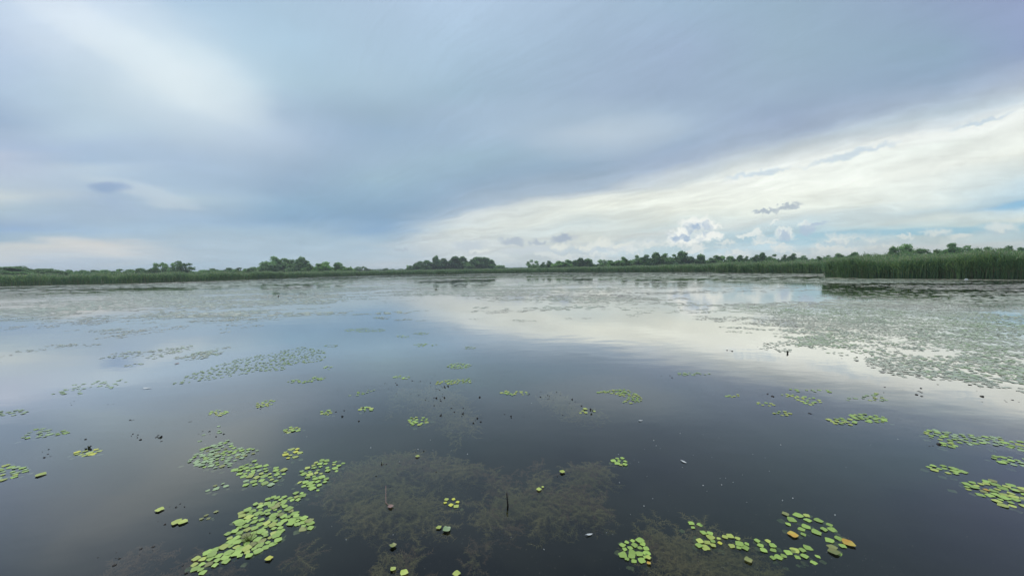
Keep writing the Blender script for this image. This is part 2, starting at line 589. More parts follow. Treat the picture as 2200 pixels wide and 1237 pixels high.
# ------------------------------------------------------------------ water, bed, land
def water_material():
    m, n, o = mat_new('pond_water')
    t = n.new('ShaderNodeTexCoord')
    mp = n.new('ShaderNodeMapping')
    n.put(mp.inputs[0], t.outputs['Object'])
    mp.inputs['Scale'].default_value = (0.55, 1.0, 1.0)
    h1 = n.noise(mp.outputs[0], 1.3, 3, 0.55)
    h2 = n.noise(mp.outputs[0], 7.0, 2, 0.5)
    h = n.math('ADD', h1, n.math('MULTIPLY', h2, 0.06))
    # a fading set of rings spreading on the open lane
    rc = on_water(1330, 742)
    pos = n.vmath('SUBTRACT', t.outputs['Object'], (rc.x, rc.y, 0))
    dist = n.vmath('LENGTH', pos)
    ring = n.math('SINE', n.math('MULTIPLY', dist, 11.0))
    ringm = n.math('MULTIPLY', n.mapr(dist, 3.6, 0.2), 0.07)
    h = n.math('ADD', h, n.math('MULTIPLY', ring, ringm))
    bump = n.new('ShaderNodeBump')
    bump.inputs['Strength'].default_value = 1.0
    bump.inputs['Distance'].default_value = 0.0035
    n.put(bump.inputs['Height'], h)
    fr = n.new('ShaderNodeFresnel')
    fr.inputs[0].default_value = 1.333
    m.node_tree.links.new(bump.outputs[0], fr.inputs['Normal'])
    fac = n.math('MULTIPLY', n.math('POWER', fr.outputs[0], 1.25), 3.5)
    fac = n.math('MINIMUM', fac, 0.87)
    gl = n.new('ShaderNodeBsdfGlossy')
    gl.inputs['Color'].default_value = (0.985, 0.965, 0.935, 1)
    gl.inputs['Roughness'].default_value = 0.045
    m.node_tree.links.new(bump.outputs[0], gl.inputs['Normal'])
    tr = n.new('ShaderNodeBsdfTransparent')
    tr.inputs[0].default_value = (0.74, 0.79, 0.72, 1)
    mx = n.new('ShaderNodeMixShader')
    n.put(mx.inputs[0], fac)
    m.node_tree.links.new(tr.outputs[0], mx.inputs[1])
    m.node_tree.links.new(gl.outputs[0], mx.inputs[2])
    m.node_tree.links.new(mx.outputs[0], o.inputs[0])
    return m


M_water = water_material()
M_mud = plant_mat('pond_mud', (0.012, 0.014, 0.014), (0.022, 0.023, 0.018), 0.8, 0.9, 0.1, rand=0)
M_soil = plant_mat('marsh_soil', (0.05, 0.06, 0.025), (0.075, 0.08, 0.04), 0.3, 0.9, 0.2, rand=0)

BIG = 6000.0
me = mesh_np('water', [(-BIG, -BIG, 0), (BIG, -BIG, 0), (BIG, BIG, 0), (-BIG, BIG, 0)], [(0, 1, 2, 3)], [M_water])
tag(mesh_obj('water', me), 'calm grey pond water reflecting the cloudy sky', kind='structure')
g = np.linspace(-40, 40, 81)
gx, gy = np.meshgrid(g, g + 30)
gz = -0.75 + 0.18 * (fbm(gx * 0.4, gy * 0.4, 5) - 0.5)
gv = np.stack([gx.ravel(), gy.ravel(), gz.ravel()], 1)
gf = [(i * 81 + j, i * 81 + j + 1, (i + 1) * 81 + j + 1, (i + 1) * 81 + j) for i in range(80) for j in range(80)]
gv = gv.tolist()
b0 = len(gv)
gv += [(-BIG, -BIG, -1.0), (BIG, -BIG, -1.0), (BIG, BIG, -1.0), (-BIG, BIG, -1.0)]
gf.append((b0, b0 + 1, b0 + 2, b0 + 3))
tag(mesh_obj('pond_bed', mesh_np('pond_bed', gv, gf, [M_mud], smooth=True)), 'dark muddy pond bed under the water', kind='structure')


def shore_pt(x, ybase):
    p = on_water(x, ybase)
    return (p.x, p.y)


SH_LEFT = [(-190, 20), (-150, 60)] + [shore_pt(*p) for p in ((0, 615.4), (120, 612.6), (254, 609.8), (417, 604.7), (560, 600), (660, 596.2), (756, 593.2))]
SH_FAR = [shore_pt(*p) for p in ((756, 593.2), (840, 591.2), (922, 589.8), (1010, 588.3), (1100, 587.1), (1225, 585.2))]
SH_MID = [shore_pt(*p) for p in ((1225, 585.2), (1330, 585.0), (1430, 585.0), (1536, 584.8))]
SH_RIGHT = [shore_pt(*p) for p in ((1538, 586.3), (1590, 586.6), (1640, 586.8), (1700, 587.2), (1769, 587.6))]
SH_NEAR = [shore_pt(*p) for p in ((1773, 595.5), (1820, 597.0), (1884, 598.2), (1980, 599), (2080, 599.6), (2200, 600.3))] + [(56, 30), (70, 8)]
shore = SH_LEFT + SH_FAR[1:] + SH_MID[1:] + SH_RIGHT + SH_NEAR
lv, lf = [], []
for i, (x, y) in enumerate(shore):
    r = math.hypot(x, y)
    for j, (rr, z) in enumerate(((r + 0.6, -0.3), (r + 2.5, 0.15), (r + 40, 0.35), (r + 400, 0.6), (5500, 1.0))):
        lv.append((x / r * rr, y / r * rr, z))
    if i:
        for j in range(4):
            a = (i - 1) * 5 + j
            lf.append((a, a + 1, a + 6, a + 5))
tag(mesh_obj('ground', mesh_np('ground', lv, lf, [M_soil], smooth=True)), 'marshy ground behind the reed beds', kind='structure')


# ------------------------------------------------------------------ reed beds
M_reed_a = plant_mat('reed_green', (0.231, 0.370, 0.153), (0.324, 0.460, 0.174), 0.25, 0.6, 0.3, 0.4, rand=0)
M_reed_b = plant_mat('reed_bluish_green', (0.154, 0.278, 0.153), (0.198, 0.332, 0.161), 0.3, 0.6, 0.3, 0.4, rand=0)
M_reed_c = plant_mat('reed_straw', (0.312, 0.299, 0.169), (0.247, 0.260, 0.143), 0.4, 0.7, 0.2, 0.3, rand=0)
M_reed_d = plant_mat('reed_plume_lit_top', (0.468, 0.468, 0.312), (0.364, 0.403, 0.247), 0.5, 0.8, 0.2, 0.4, rand=0)  # plume buff, kept pale to paint light onto the reed tops
REED = [M_reed_a, M_reed_b, M_reed_c, M_reed_d]


def reed_bed(line, depth, density, width, height, leaves, label, seed):
    r = np.random.default_rng(seed)
    P = []
    for (x0, y0), (x1, y1) in zip(line[:-1], line[1:]):
        L = math.hypot(x1 - x0, y1 - y0)
        n = int(L * depth * density)
        t = r.random(n)
        back = depth * r.random(n) ** 1.7
        X, Y = x0 + (x1 - x0) * t, y0 + (y1 - y0) * t
        rad = np.hypot(X, Y)
        wob = 0.9 * (fbm(X * 0.5, Y * 0.5, seed, 3) - 0.35)
        k = (rad + back + np.clip(wob, -0.2, 2)) / rad
        P.append(np.stack([X * k, Y * k, back], 1))
    P = np.concatenate(P)
    n = len(P)
    lump = fbm(P[:, 0] * 0.35, P[:, 1] * 0.35, seed + 3, 3)
    H = height * (0.72 + 0.50 * lump) * (0.88 + 0.20 * r.random(n)) * (0.90 + 0.10 * np.clip(P[:, 2] / 2.0, 0, 1))
    lean = r.normal(0, 0.10, (n, 2)) * H[:, None]
    base = np.stack([P[:, 0], P[:, 1], np.full(n, -0.05)], 1)
    V, Fc, Mi = [], [], []
    cnt = 0
    tone = r.random(n)
    stem_m = np.where(tone < 0.16, 2, np.where(tone < 0.55, 0, 1))

    def strip(p0, p1, p2, w, mi):
        nonlocal cnt
        d = p2 - p0
        az = r.random(len(p0)) * math.pi
        s = np.stack([np.cos(az), np.sin(az), np.zeros(len(p0))], 1) * (w * (0.7 + 0.6 * r.random(len(p0))))[:, None] * 0.5
        quad = np.stack([p0 - s * 0.7, p0 + s * 0.7, p1 + s, p1 - s, p2], 1)
        m = len(p0)
        V.append(quad.reshape(-1, 3))
        i = cnt + np.arange(m)[:, None] * 5
        Fc.append(np.concatenate([i + np.array([[0, 1, 2]]), i + np.array([[0, 2, 3]]), i + np.array([[3, 2, 4]])]))
        Mi.append(np.tile(mi, 3))
        cnt += m * 5

    top = base + np.concatenate([lean, H[:, None]], 1)
    mid = base + np.concatenate([lean * 0.35, H[:, None] * 0.5], 1)
    strip(base, mid, top, np.full(n, width * 0.8), stem_m)
    # nodding buff plumes at many tips; their pale colour also imitates light caught there
    pl = r.random(n) < 0.55
    pa = r.random(pl.sum()) * 2 * math.pi
    dr = np.stack([np.cos(pa), np.sin(pa), np.zeros(pl.sum())], 1) * (0.10 + 0.10 * r.random(pl.sum()))[:, None]
    upv = np.array([[0, 0, 1.0]])
    strip(top[pl] - upv * 0.12, top[pl] + dr * 0.4 + upv * 0.10, top[pl] + dr + upv * 0.12, np.full(pl.sum(), max(width * 1.1, 0.05)), np.full(pl.sum(), 3))
    for k in range(leaves):
        f = 0.22 + 0.70 * (k + r.random(n)) / leaves
        s = base + np.concatenate([lean * (f ** 1.5)[:, None], (H * f)[:, None]], 1)
        a = r.random(n) * 2 * math.pi
        ln = H * (0.20 + 0.16 * r.random(n))
        out = np.stack([np.cos(a), np.sin(a), np.zeros(n)], 1)
        up = np.array([[0, 0, 1.0]])
        m1 = s + out * (ln * 0.45)[:, None] + up * (ln * (0.45 + 0.3 * r.random(n)))[:, None]
        e = s + out * (ln * 0.95)[:, None] + up * (ln * (0.35 + 0.55 * r.random(n)))[:, None]
        mi = np.where((f < 0.35) & (r.random(n) < 0.22), 2, np.where(r.random(n) < 0.5, 0, 1))
        strip(s, m1, e, np.full(n, width), mi)
    me = mesh_np('reed_bed', np.concatenate(V), np.concatenate(Fc), REED, np.concatenate(Mi))
    return tag(mesh_obj('reed_bed', me), label, 'reeds', kind='stuff')


reed_bed(SH_LEFT, 7, 9, 0.085, 2.45, 4, 'dark green reed bed along the left shore of the pond', 1)
reed_bed(SH_FAR, 9, 6, 0.12, 2.45, 4, 'low strip of reeds along the farthest shore in the middle', 2)
reed_bed(SH_MID, 9, 8, 0.10, 2.45, 4, 'reed bed in front of the long row of round trees', 3)
reed_bed(SH_RIGHT, 9, 16, 0.070, 2.5, 4, 'middle reed bed ending at the step in the right shore', 4)
reed_bed(SH_NEAR, 10, 34, 0.045, 2.62, 5, 'tall nearest reed bed on the right shore', 5)

# ------------------------------------------------------------------ trees
M_bark = plant_mat('bark', (0.07, 0.055, 0.04), (0.12, 0.10, 0.08), 3, 0.9, 0.2, rand=0.2)
CROWN = {
    'dark': plant_mat('crown_dark_green', (0.099, 0.182, 0.071), (0.243, 0.418, 0.156), 0.35, 0.6, 0.3, 0.5, 0.25),
    'mid': plant_mat('crown_mid_green', (0.131, 0.232, 0.084), (0.320, 0.514, 0.180), 0.35, 0.6, 0.3, 0.5, 0.25),
    'pale': plant_mat('crown_grey_green', (0.184, 0.288, 0.137), (0.419, 0.625, 0.279), 0.35, 0.6, 0.3, 0.4, 0.15),
    'fresh': plant_mat('crown_fresh_green', (0.169, 0.306, 0.095), (0.375, 0.625, 0.189), 0.35, 0.6, 0.3, 0.4, 0.15),
}


def crown_points(kind, r):
    """unit tree: 10 m tall, crown half-width 4 m. returns leaf-card centres and sizes, and lobe list"""
    lobes = []
    if kind == 'dome':
        for k in range(46):
            a, rr = r.random() * 2 * math.pi, 3.2 * math.sqrt(r.random())
            z = 0.8 + 7.6 * math.sqrt(max(0.05, 1 - (rr / 3.7) ** 2)) * r.random() ** 0.7
            lobes.append((rr * math.cos(a), rr * math.sin(a), z, 0.65 + 0.6 * r.random()))
        lobes.append((0.3, 0, 8.6, 1.1))
    elif kind == 'tall':
        for k in range(40):
            z = 0.8 + 7.9 * (k + r.random()) / 40
            lim = 2.7 * r.random() ** 0.4 * math.sin(math.pi * min(1, (z + 0.6) / 10.6)) ** 0.6
            a = r.random() * 2 * math.pi
            lobes.append((lim * 0.85 * math.cos(a), lim * 0.85 * math.sin(a), z, 0.7 + 0.55 * r.random()))
        lobes.append((0.2, 0, 8.8, 1.2))
    elif kind == 'airy':
        for k in range(17):
            z = 3.4 + 5.8 * r.random()
            lim = 3.3 * math.sin(math.pi * min(1, max(0, (z - 2.4) / 8.2))) ** 0.6
            a = r.random() * 2 * math.pi
            lobes.append((lim * math.cos(a), lim * math.sin(a), z, 0.75 + 0.5 * r.random()))
        for k in range(6):
            lobes.append((1.5 * r.normal(), 1.5 * r.normal(), 0.8 + 1.6 * r.random(), 1.3))
    elif kind == 'bush':
        for k in range(44):
            a, rr = r.random() * 2 * math.pi, 3.4 * math.sqrt(r.random())
            z = 0.8 + 7.0 * (1 - (rr / 4.2) ** 2) * r.random() ** 0.7
            lobes.append((rr * math.cos(a), rr * math.sin(a), z, 0.65 + 0.7 * r.random()))
        lobes.append((r.normal(), r.normal(), 8.7, 0.9))
    C, S = [], []
    for (x, y, z, rad) in lobes:
        n = int(150 * rad ** 1.7 * (0.7 if kind == 'airy' else 1))
        d = r.normal(size=(n, 3))
        d /= np.linalg.norm(d, axis=1)[:, None]
        rr = rad * (0.35 + 0.85 * r.random(n) ** 0.8)
        rr *= 0.85 + 0.35 * fbm(d[:, 0] * 2 + x, d[:, 2] * 2 + y, 3, 2)
        C.append(np.array([x, y, z]) + d * rr[:, None])
        S.append(0.18 + 0.28 * r.random(n))
    C, S = np.concatenate(C), np.concatenate(S)
    # stray twigs that break the outline
    m = 160
    k = r.integers(0, len(C), m)
    C2 = C[k] + r.normal(0, 0.45, (m, 3)) + np.array([0, 0, 0.25])
    C, S = np.concatenate([C, C2]), np.concatenate([S, 0.14 + 0.12 * r.random(m)])
    ok = C[:, 2] > 0.2
    return C[ok], S[ok], lobes


def leaf_cards(C, S, r):
    n = len(C)
    a = r.normal(size=(n, 3))
    a /= np.linalg.norm(a, axis=1)[:, None]
    b = np.cross(a, r.normal(size=(n, 3)))
    b /= np.linalg.norm(b, axis=1)[:, None]
    a, b = a * S[:, None], b * (S * 0.7)[:, None]
    V = np.stack([C - a, C - b * 0.9 + a * 0.15, C + a, C + b + a * 0.05], 1).reshape(-1, 3)
    Fq = np.arange(n * 4).reshape(-1, 4)
    return V, Fq


def tube(path, radii, sides=6):
    V, Fq = [], []
    for i, (p, rad) in enumerate(zip(path, radii)):
        p = np.array(p, float)
        nxt = np.array(path[min(i + 1, len(path) - 1)], float)
        prv = np.array(path[max(i - 1, 0)], float)
        t = nxt - prv
        t /= np.linalg.norm(t) + 1e-9
        u = np.cross(t, (0.31, 0.95, 0.1))
        u /= np.linalg.norm(u) + 1e-9
        v = np.cross(t, u)
        for s in range(sides):
            q = 2 * math.pi * s / sides
            V.append(p + (u * math.cos(q) + v * math.sin(q)) * rad)
        if i:
            o = (i - 1) * sides
            for s in range(sides):
                Fq.append((o + s, o + (s + 1) % sides, o + sides + (s + 1) % sides, o + sides + s))
    return V, Fq


TREE_MESH = {}
for kind in ('dome', 'tall', 'airy', 'bush'):
    for var in range(4):
        r = np.random.default_rng(100 + 10 * var + len(kind))
        C, S, lobes = crown_points(kind, r)
        V, Fq = leaf_cards(C, S, r)
        crowns = {}
        for tone, mt in CROWN.items():
            crowns[tone] = mesh_np('crown_' + kind, V, Fq, [mt])
        tv, tf = tube([(0, 0, -0.3), (0.1, 0.05, 2.0), (0.0, 0.15, 4.5), (0.15, 0, 7.2), (0.2, 0, 8.6)], [0.34, 0.26, 0.2, 0.12, 0.04])
        tv, tf = [list(p) for p in tv], list(tf)
        for (x, y, z, rad) in lobes[:10]:
            z0 = max(1.2, z * 0.55)
            bv, bf = tube([(0.08, 0.1, z0), (x * 0.5, y * 0.5, z0 + (z - z0) * 0.4), (x, y, z)], [0.11, 0.08, 0.03], 5)
            o = len(tv)
            tv += [list(p) for p in bv]
            tf += [tuple(i + o for i in f) for f in bf]
        TREE_MESH[kind, var] = (crowns, mesh_np('trunk_' + kind, tv, tf, [M_bark], smooth=True))

_tree_i = 0


def tree(x, top, half, dist, kind, tone, label, group):
    """x, top, half: where the crown stands and how wide it is in the photograph; dist: metres away"""
    global _tree_i
    _tree_i += 1
    d = ray(x, horizon_y(x))
    px, py = d.x / d.y * dist, dist
    h = (horizon_y(x) - top) / F_PX * dist + EYE - 0.35
    w = half / F_PX * dist
    crowns, trunk = TREE_MESH[kind, _tree_i % 4]
    o = empty('tree' if h > 4.5 else 'bush', (px, py, 0.3))
    o.rotation_euler = (0, 0, random.random() * 6.28)
    unit_h = 9.9
    unit_w = {'dome': 4.0, 'tall': 3.5, 'airy': 3.9, 'bush': 4.2}[kind]
    s = w / unit_w * 1.36
    o.scale = (s, s * random.uniform(0.9, 1.1), h / unit_h)
    tag(o, label, 'tree' if h > 4.5 else 'bush', group)
    mesh_obj('crown', crowns[tone], o)
    mesh_obj('trunk', trunk, o)
    return o


ORD = ['first', 'second', 'third', 'fourth', 'fifth', 'sixth', 'seventh', 'eighth', 'ninth', 'tenth', 'eleventh', 'twelfth', 'thirteenth']


def grove(where, group, rows, first_word='from the left'):
    for i, (x, top, half, dist, kind, tone, look) in enumerate(rows):
        if len(rows) == 1:
            lb = f'{look} {where}'
        elif i == 0:
            lb = f'{look}, leftmost {where}'
        elif i == len(rows) - 1:
            lb = f'{look}, rightmost {where}'
        else:
            lb = f'{look}, {ORD[i]} from left {where}'
        tree(x, top, half, dist, kind, tone, lb, group)


grove('in the low scrub at the left edge', 'scrub behind the left reeds', [
    (14, 572, 40, 170, 'dome', 'dark', 'wide low dark tree'),
    (50, 571, 26, 180, 'dome', 'mid', 'rounded dark tree'),
    (98, 576, 36, 190, 'dome', 'dark', 'broad flat topped bush'),
    (150, 578.5, 16, 240, 'bush', 'dark', 'small rounded bush'),
    (172, 579.5, 14, 260, 'bush', 'dark', 'small dark bush'),
    (200, 579, 15, 260, 'bush', 'mid', 'small round bush'),
    (224, 579, 18, 240, 'dome', 'mid', 'flat spreading bush'),
    (257, 577, 17, 240, 'bush', 'dark', 'ragged dark bush'),
    (283, 578, 15, 240, 'dome', 'mid', 'small green bush'),
    (305, 575.5, 18, 230, 'dome', 'mid', 'rounded leafy bush'),
    (332, 575, 13, 230, 'tall', 'dark', 'upright dark bush'),
])
grove('near the lone pair over the left reeds', 'trees of the left treeline', [
    (349, 563.5, 11, 225, 'airy', 'mid', 'slender tree with round open top'),
    (366, 566, 10, 225, 'airy', 'pale', 'paler thin tree'),
    (377, 575, 15, 235, 'bush', 'dark', 'low dark bush'),
    (400, 561.5, 16, 225, 'airy', 'dark', 'tallest gappy tree'),
    (440, 579, 20, 250, 'dome', 'mid', 'low spreading bush'),
    (464, 575.5, 16, 250, 'bush', 'mid', 'rounded bush'),
    (490, 574.5, 18, 250, 'bush', 'dark', 'dark ragged bush'),
    (518, 574, 16, 250, 'bush', 'dark', 'dark bush with bumpy top'),
    (545, 573, 17, 250, 'dome', 'mid', 'wide green bush'),
])
grove('in the pale willow clump left of centre', 'willow clump left of centre', [
    (571, 563, 14, 240, 'bush', 'pale', 'sloping grey green willow'),
    (592, 550.5, 20, 245, 'dome', 'pale', 'tall pale willow'),
    (610, 553.5, 17, 250, 'dome', 'pale', 'tall leafy willow'),
    (629, 556, 17, 245, 'bush', 'pale', 'broad grey green willow'),
    (650, 552, 13, 245, 'tall', 'pale', 'upright feathery willow'),
    (665, 565, 14, 240, 'bush', 'mid', 'low willow on the slope'),
])
grove('in the low willow pair group after the gap', 'low willows after the gap', [
    (684, 565, 13, 240, 'bush', 'mid', 'rounded green willow'),
    (700, 561.5, 17, 245, 'dome', 'fresh', 'dome shaped bright willow'),
    (727, 563.5, 13, 245, 'tall', 'pale', 'feathery pale willow'),
    (745, 571, 16, 240, 'bush', 'fresh', 'low sloping willow'),
])
grove('among the tiny far trees beyond the middle shore', 'tiny far trees', [
    (764, 574.5, 8, 420, 'bush', 'dark', 'tiny dark tree'),
    (776, 572, 8, 420, 'airy', 'dark', 'tiny open tree'),
    (792, 575.5, 11, 420, 'bush', 'mid', 'tiny low tree'),
    (830, 576, 7, 420, 'tall', 'dark', 'tiny pointed tree'),
])
grove('in the dense dark grove at the centre', 'dense grove at the centre', [
    (884, 570, 13, 360, 'bush', 'dark', 'low sloping tree'),
    (902, 560.5, 14, 360, 'dome', 'dark', 'rounded dark tree'),
    (919, 558.5, 14, 365, 'dome', 'dark', 'rounded tree'),
    (938, 549.5, 9, 370, 'tall', 'dark', 'narrow spiky tree'),
    (954, 554, 15, 370, 'dome', 'dark', 'broad dark tree'),
    (979, 550.5, 13, 370, 'tall', 'dark', 'tall dark tree'),
    (993, 550, 15, 375, 'dome', 'mid', 'tall leafy tree'),
    (1010, 556, 14, 370, 'bush', 'mid', 'lighter rounded tree'),
    (1026, 551.5, 13, 370, 'tall', 'dark', 'upright dark tree'),
    (1041, 552.5, 12, 370, 'tall', 'dark', 'upright tree'),
    (1055, 557, 11, 370, 'dome', 'dark', 'steep ended tree'),
    (1075, 569, 15, 380, 'bush', 'dark', 'low trailing bush'),
])
grove('in the small wood right of the far gap', 'small wood right of the far gap', [
    (1145, 558.5, 9, 330, 'airy', 'mid', 'open spindly tree'),
    (1166, 562, 10, 300, 'bush', 'mid', 'rounded tree'),
    (1182, 559, 11, 300, 'bush', 'dark', 'dark rounded tree'),
    (1199, 560, 14, 290, 'dome', 'fresh', 'bright green tree'),
    (1218, 557, 13, 290, 'dome', 'mid', 'leafy green tree'),
    (1236, 558, 12, 290, 'dome', 'dark', 'dark domed tree'),
    (1248, 554, 10, 290, 'tall', 'dark', 'tall dark tree'),
    (1263, 555.5, 10, 290, 'tall', 'mid', 'upright leafy tree'),
    (1280, 569, 13, 290, 'bush', 'dark', 'low bush'),
])
grove('in the long wood under the towering cloud', 'long wood under the towering cloud', [
    (1298, 557, 10, 280, 'airy', 'pale', 'thin spiky tree'),
    (1317, 558, 14, 270, 'bush', 'fresh', 'low bright tree'),
    (1340, 551.5, 15, 265, 'dome', 'mid', 'rounded green tree'),
    (1366, 547, 14, 265, 'bush', 'pale', 'grey green tree'),
    (1388, 546, 13, 260, 'dome', 'dark', 'dark round tree'),
    (1409, 542, 12, 260, 'tall', 'mid', 'tall feathery tree'),
    (1427, 544, 16, 260, 'dome', 'mid', 'broad tall tree'),
    (1446, 545, 14, 260, 'bush', 'pale', 'full grey green tree'),
    (1464, 539.5, 13, 260, 'tall', 'dark', 'highest tree'),
    (1485, 550, 15, 255, 'dome', 'dark', 'dark low domed tree'),
    (1505, 546, 9, 255, 'tall', 'mid', 'narrow tree beside the gap'),
])
grove('in the even row behind the middle reed bed', 'even row behind the middle reed bed', [
    (1537, 547.5, 13, 240, 'dome', 'mid', 'round topped tree'),
    (1560, 549, 11, 240, 'airy', 'mid', 'open tree'),
    (1574, 550, 10, 240, 'bush', 'pale', 'pale tree'),
    (1591, 547.5, 13, 235, 'dome', 'dark', 'dark round tree'),
    (1606, 549, 10, 235, 'bush', 'mid', 'leafy tree'),
    (1625, 546.5, 11, 230, 'dome', 'dark', 'dark tree'),
    (1638, 542.5, 8, 230, 'tall', 'dark', 'thin tall tree'),
    (1656, 545, 14, 225, 'bush', 'mid', 'broad leafy tree'),
    (1688, 546, 11, 220, 'bush', 'dark', 'compact dark tree'),
    (1704, 543.5, 10, 220, 'dome', 'dark', 'taller round tree'),
    (1722, 548, 14, 215, 'bush', 'pale', 'pale tree above the reeds'),
])
grove('in the row above the step in the reeds', 'row above the step in the reeds', [
    (1760, 550, 11, 200, 'dome', 'mid', 'small round tree'),
    (1781, 547, 12, 195, 'bush', 'pale', 'pale leafy tree'),
    (1801, 543.5, 12, 190, 'dome', 'mid', 'rounded tree'),
    (1834, 541, 14, 185, 'dome', 'dark', 'dark mushroom shaped tree'),
    (1863, 545, 12, 180, 'bush', 'pale', 'pale low tree'),
    (1883, 550, 12, 180, 'bush', 'mid', 'low bush'),
    (1900, 545.5, 9, 175, 'airy', 'mid', 'thin open tree'),
])
grove('in the high wood behind the nearest reeds', 'high wood behind the nearest reeds', [
    (1918, 536, 14, 150, 'dome', 'dark', 'dark leaning tree'),
    (1937, 526.5, 14, 150, 'airy', 'mid', 'tall open tree'),
    (1960, 531, 16, 150, 'airy', 'pale', 'pale open tree'),
    (1990, 533, 15, 145, 'airy', 'mid', 'mid height tree'),
    (2018, 536, 18, 145, 'bush', 'mid', 'broad leafy tree'),
    (2050, 520, 22, 145, 'bush', 'dark', 'highest dark tree'),
    (2087, 528.5, 18, 140, 'airy', 'dark', 'layered dark tree'),
    (2118, 528.5, 18, 140, 'bush', 'pale', 'rounded grey green tree'),
    (2142, 532, 14, 140, 'bush', 'mid', 'leafy tree'),
    (2163, 527.5, 15, 135, 'dome', 'dark', 'dark flat topped tree'),
    (2188, 530, 16, 135, 'bush', 'dark', 'dark tree at the edge'),
    (2215, 527, 18, 135, 'dome', 'mid', 'cut off tree'),
])


# far undergrowth and the distant tree belt: masses nobody could count
def belt(pts, label, seed, tone, size):
    r = np.random.default_rng(seed)
    C, S = [], []
    for (x, top, dist), (x1, top1, dist1) in zip(pts[:-1], pts[1:]):
        n = int(abs(x1 - x) * 26)
        t = r.random(n)
        xs, ds = x + (x1 - x) * t, dist + (dist1 - dist) * t
        hh = (579.7 - 0.0168 * (xs - CX) - (top + (top1 - top) * t)) / F_PX * ds + EYE
        hh = hh * (0.75 + 0.6 * fbm(xs * 0.11, ds * 0, seed, 3))
        z = 0.3 + np.maximum(hh - 0.3, 0.4) * r.random(n) ** 0.7
        dep = ds + r.normal(0, 3, n)
        C.append(np.stack([(xs - CX) / F_PX * dep, dep, z], 1))
        S.append((0.5 + r.random(n)) * size * ds / 250)
    C, S = np.concatenate(C), np.concatenate(S)
    V, Fq = leaf_cards(C, S, r)
    return tag(mesh_obj('undergrowth', mesh_np('undergrowth', V, Fq, [CROWN[tone]])), label, 'undergrowth', kind='stuff')


belt([(-40, 582, 200), (130, 584, 215), (340, 583, 235), (560, 580, 255)], 'dark undergrowth at the foot of the left trees', 31, 'dark', 0.5)
belt([(555, 574, 252), (760, 577, 252)], 'green undergrowth at the foot of the pale willows', 32, 'mid', 0.5)
belt([(740, 580, 900), (870, 579, 900), (1130, 575.5, 900), (1300, 573, 900)], 'far low tree belt on the horizon behind the middle gap', 33, 'dark', 0.5)
belt([(875, 572, 380), (1085, 571, 380)], 'undergrowth at the foot of the central grove', 34, 'mid', 0.45)
belt([(1140, 570, 310), (1290, 567, 290), (1520, 560, 265), (1740, 557, 225)], 'undergrowth below the long right hand wood', 35, 'mid', 0.45)
belt([(1740, 559, 215), (1900, 551, 185), (2230, 540, 150)], 'undergrowth just above the nearest reeds', 36, 'mid', 0.45)


# ------------------------------------------------------------------ floating leaves of water chestnut
LEAFM = {
    'green': plant_mat('leaf_green', (0.302, 0.454, 0.085), (0.392, 0.540, 0.114), 14, 0.38, 0.5, rand=0.22),
    'pale': plant_mat('leaf_grey_green', (0.30, 0.42, 0.19), (0.38, 0.48, 0.24), 14, 0.36, 0.5, rand=0.2),
    'yellow_green': plant_mat('leaf_yellow_green', (0.42, 0.50, 0.09), (0.50, 0.55, 0.13), 14, 0.4, 0.5, rand=0.2),
    'yellow': plant_mat('leaf_yellow', (0.68, 0.66, 0.08), (0.60, 0.60, 0.08), 14, 0.45, 0.4, rand=0.15),
    'orange': plant_mat('leaf_orange', (0.62, 0.33, 0.05), (0.58, 0.45, 0.08), 12, 0.5, 0.4, rand=0.1),
    'olive': plant_mat('leaf_olive', (0.23, 0.27, 0.08), (0.32, 0.31, 0.11), 16, 0.45, 0.4, rand=0.25),
    'sunken': plant_mat('leaf_sunken_dark_green', (0.09, 0.13, 0.05), (0.15, 0.17, 0.08), 14, 0.5, 0.3, rand=0.2),
    'pink': plant_mat('leaf_pinkish_brown', (0.36, 0.22, 0.19), (0.28, 0.17, 0.14), 12, 0.5, 0.3, rand=0.1),
    'brown': plant_mat('leaf_dark_brown', (0.045, 0.035, 0.025), (0.02, 0.018, 0.014), 12, 0.6, 0.3, rand=0.2),
}


def leaf_shape(var):
    """rhombic toothed leaf, 1 unit long, slightly folded along the midrib; base at origin, tip on +x"""
    r = np.random.default_rng(500 + var)
    side = [(0.00, 0.03), (0.22, 0.30), (0.46, 0.50), (0.62, 0.47), (0.78, 0.30), (0.92, 0.12)]
    V = [(0, 0, 0), (0.35, 0, 0.0), (0.65, 0, -0.01), (1.0, 0, -0.02)]
    up, dn = [], []
    for sgn, lst in ((1, up), (-1, dn)):
        wob = 0.9 + 0.25 * r.random()
        for i, (x, y) in enumerate(side):
            tooth = 0.025 * (1 if i % 2 else -1)
            lst.append(len(V))
            V.append((x + r.normal(0, 0.02), sgn * (y * wob + tooth * (y > 0.1)), (0.015 + 0.03 * r.random()) * y * 2 - 0.01 * (x > 0.8)))
    mid = [0, 1, 1, 2, 2, 3]
    Fc = []
    for lst, flip in ((up, False), (dn, True)):
        for i in range(5):
            a, b = lst[i], lst[i + 1]
            m0, m1 = mid[i], mid[i + 1]
            tri = [(m0, b, a)] + ([(m0, m1, b)] if m0 != m1 else [])
            for t in tri:
                Fc.append(t if not flip else t[::-1])
        t = (3, lst[5], 2)
        Fc.append((2, 3, lst[5]) if not flip else (3, 2, lst[5]))
    return np.array(V), np.array(Fc)


LEAF_GEO = [leaf_shape(v) for v in range(6)]
LEAF_MESH = {}
for tone, mt in LEAFM.items():
    for v, (V, Fc) in enumerate(LEAF_GEO):
        LEAF_MESH[tone, v] = mesh_np('leaf_' + tone, V, Fc, [mt], smooth=True)


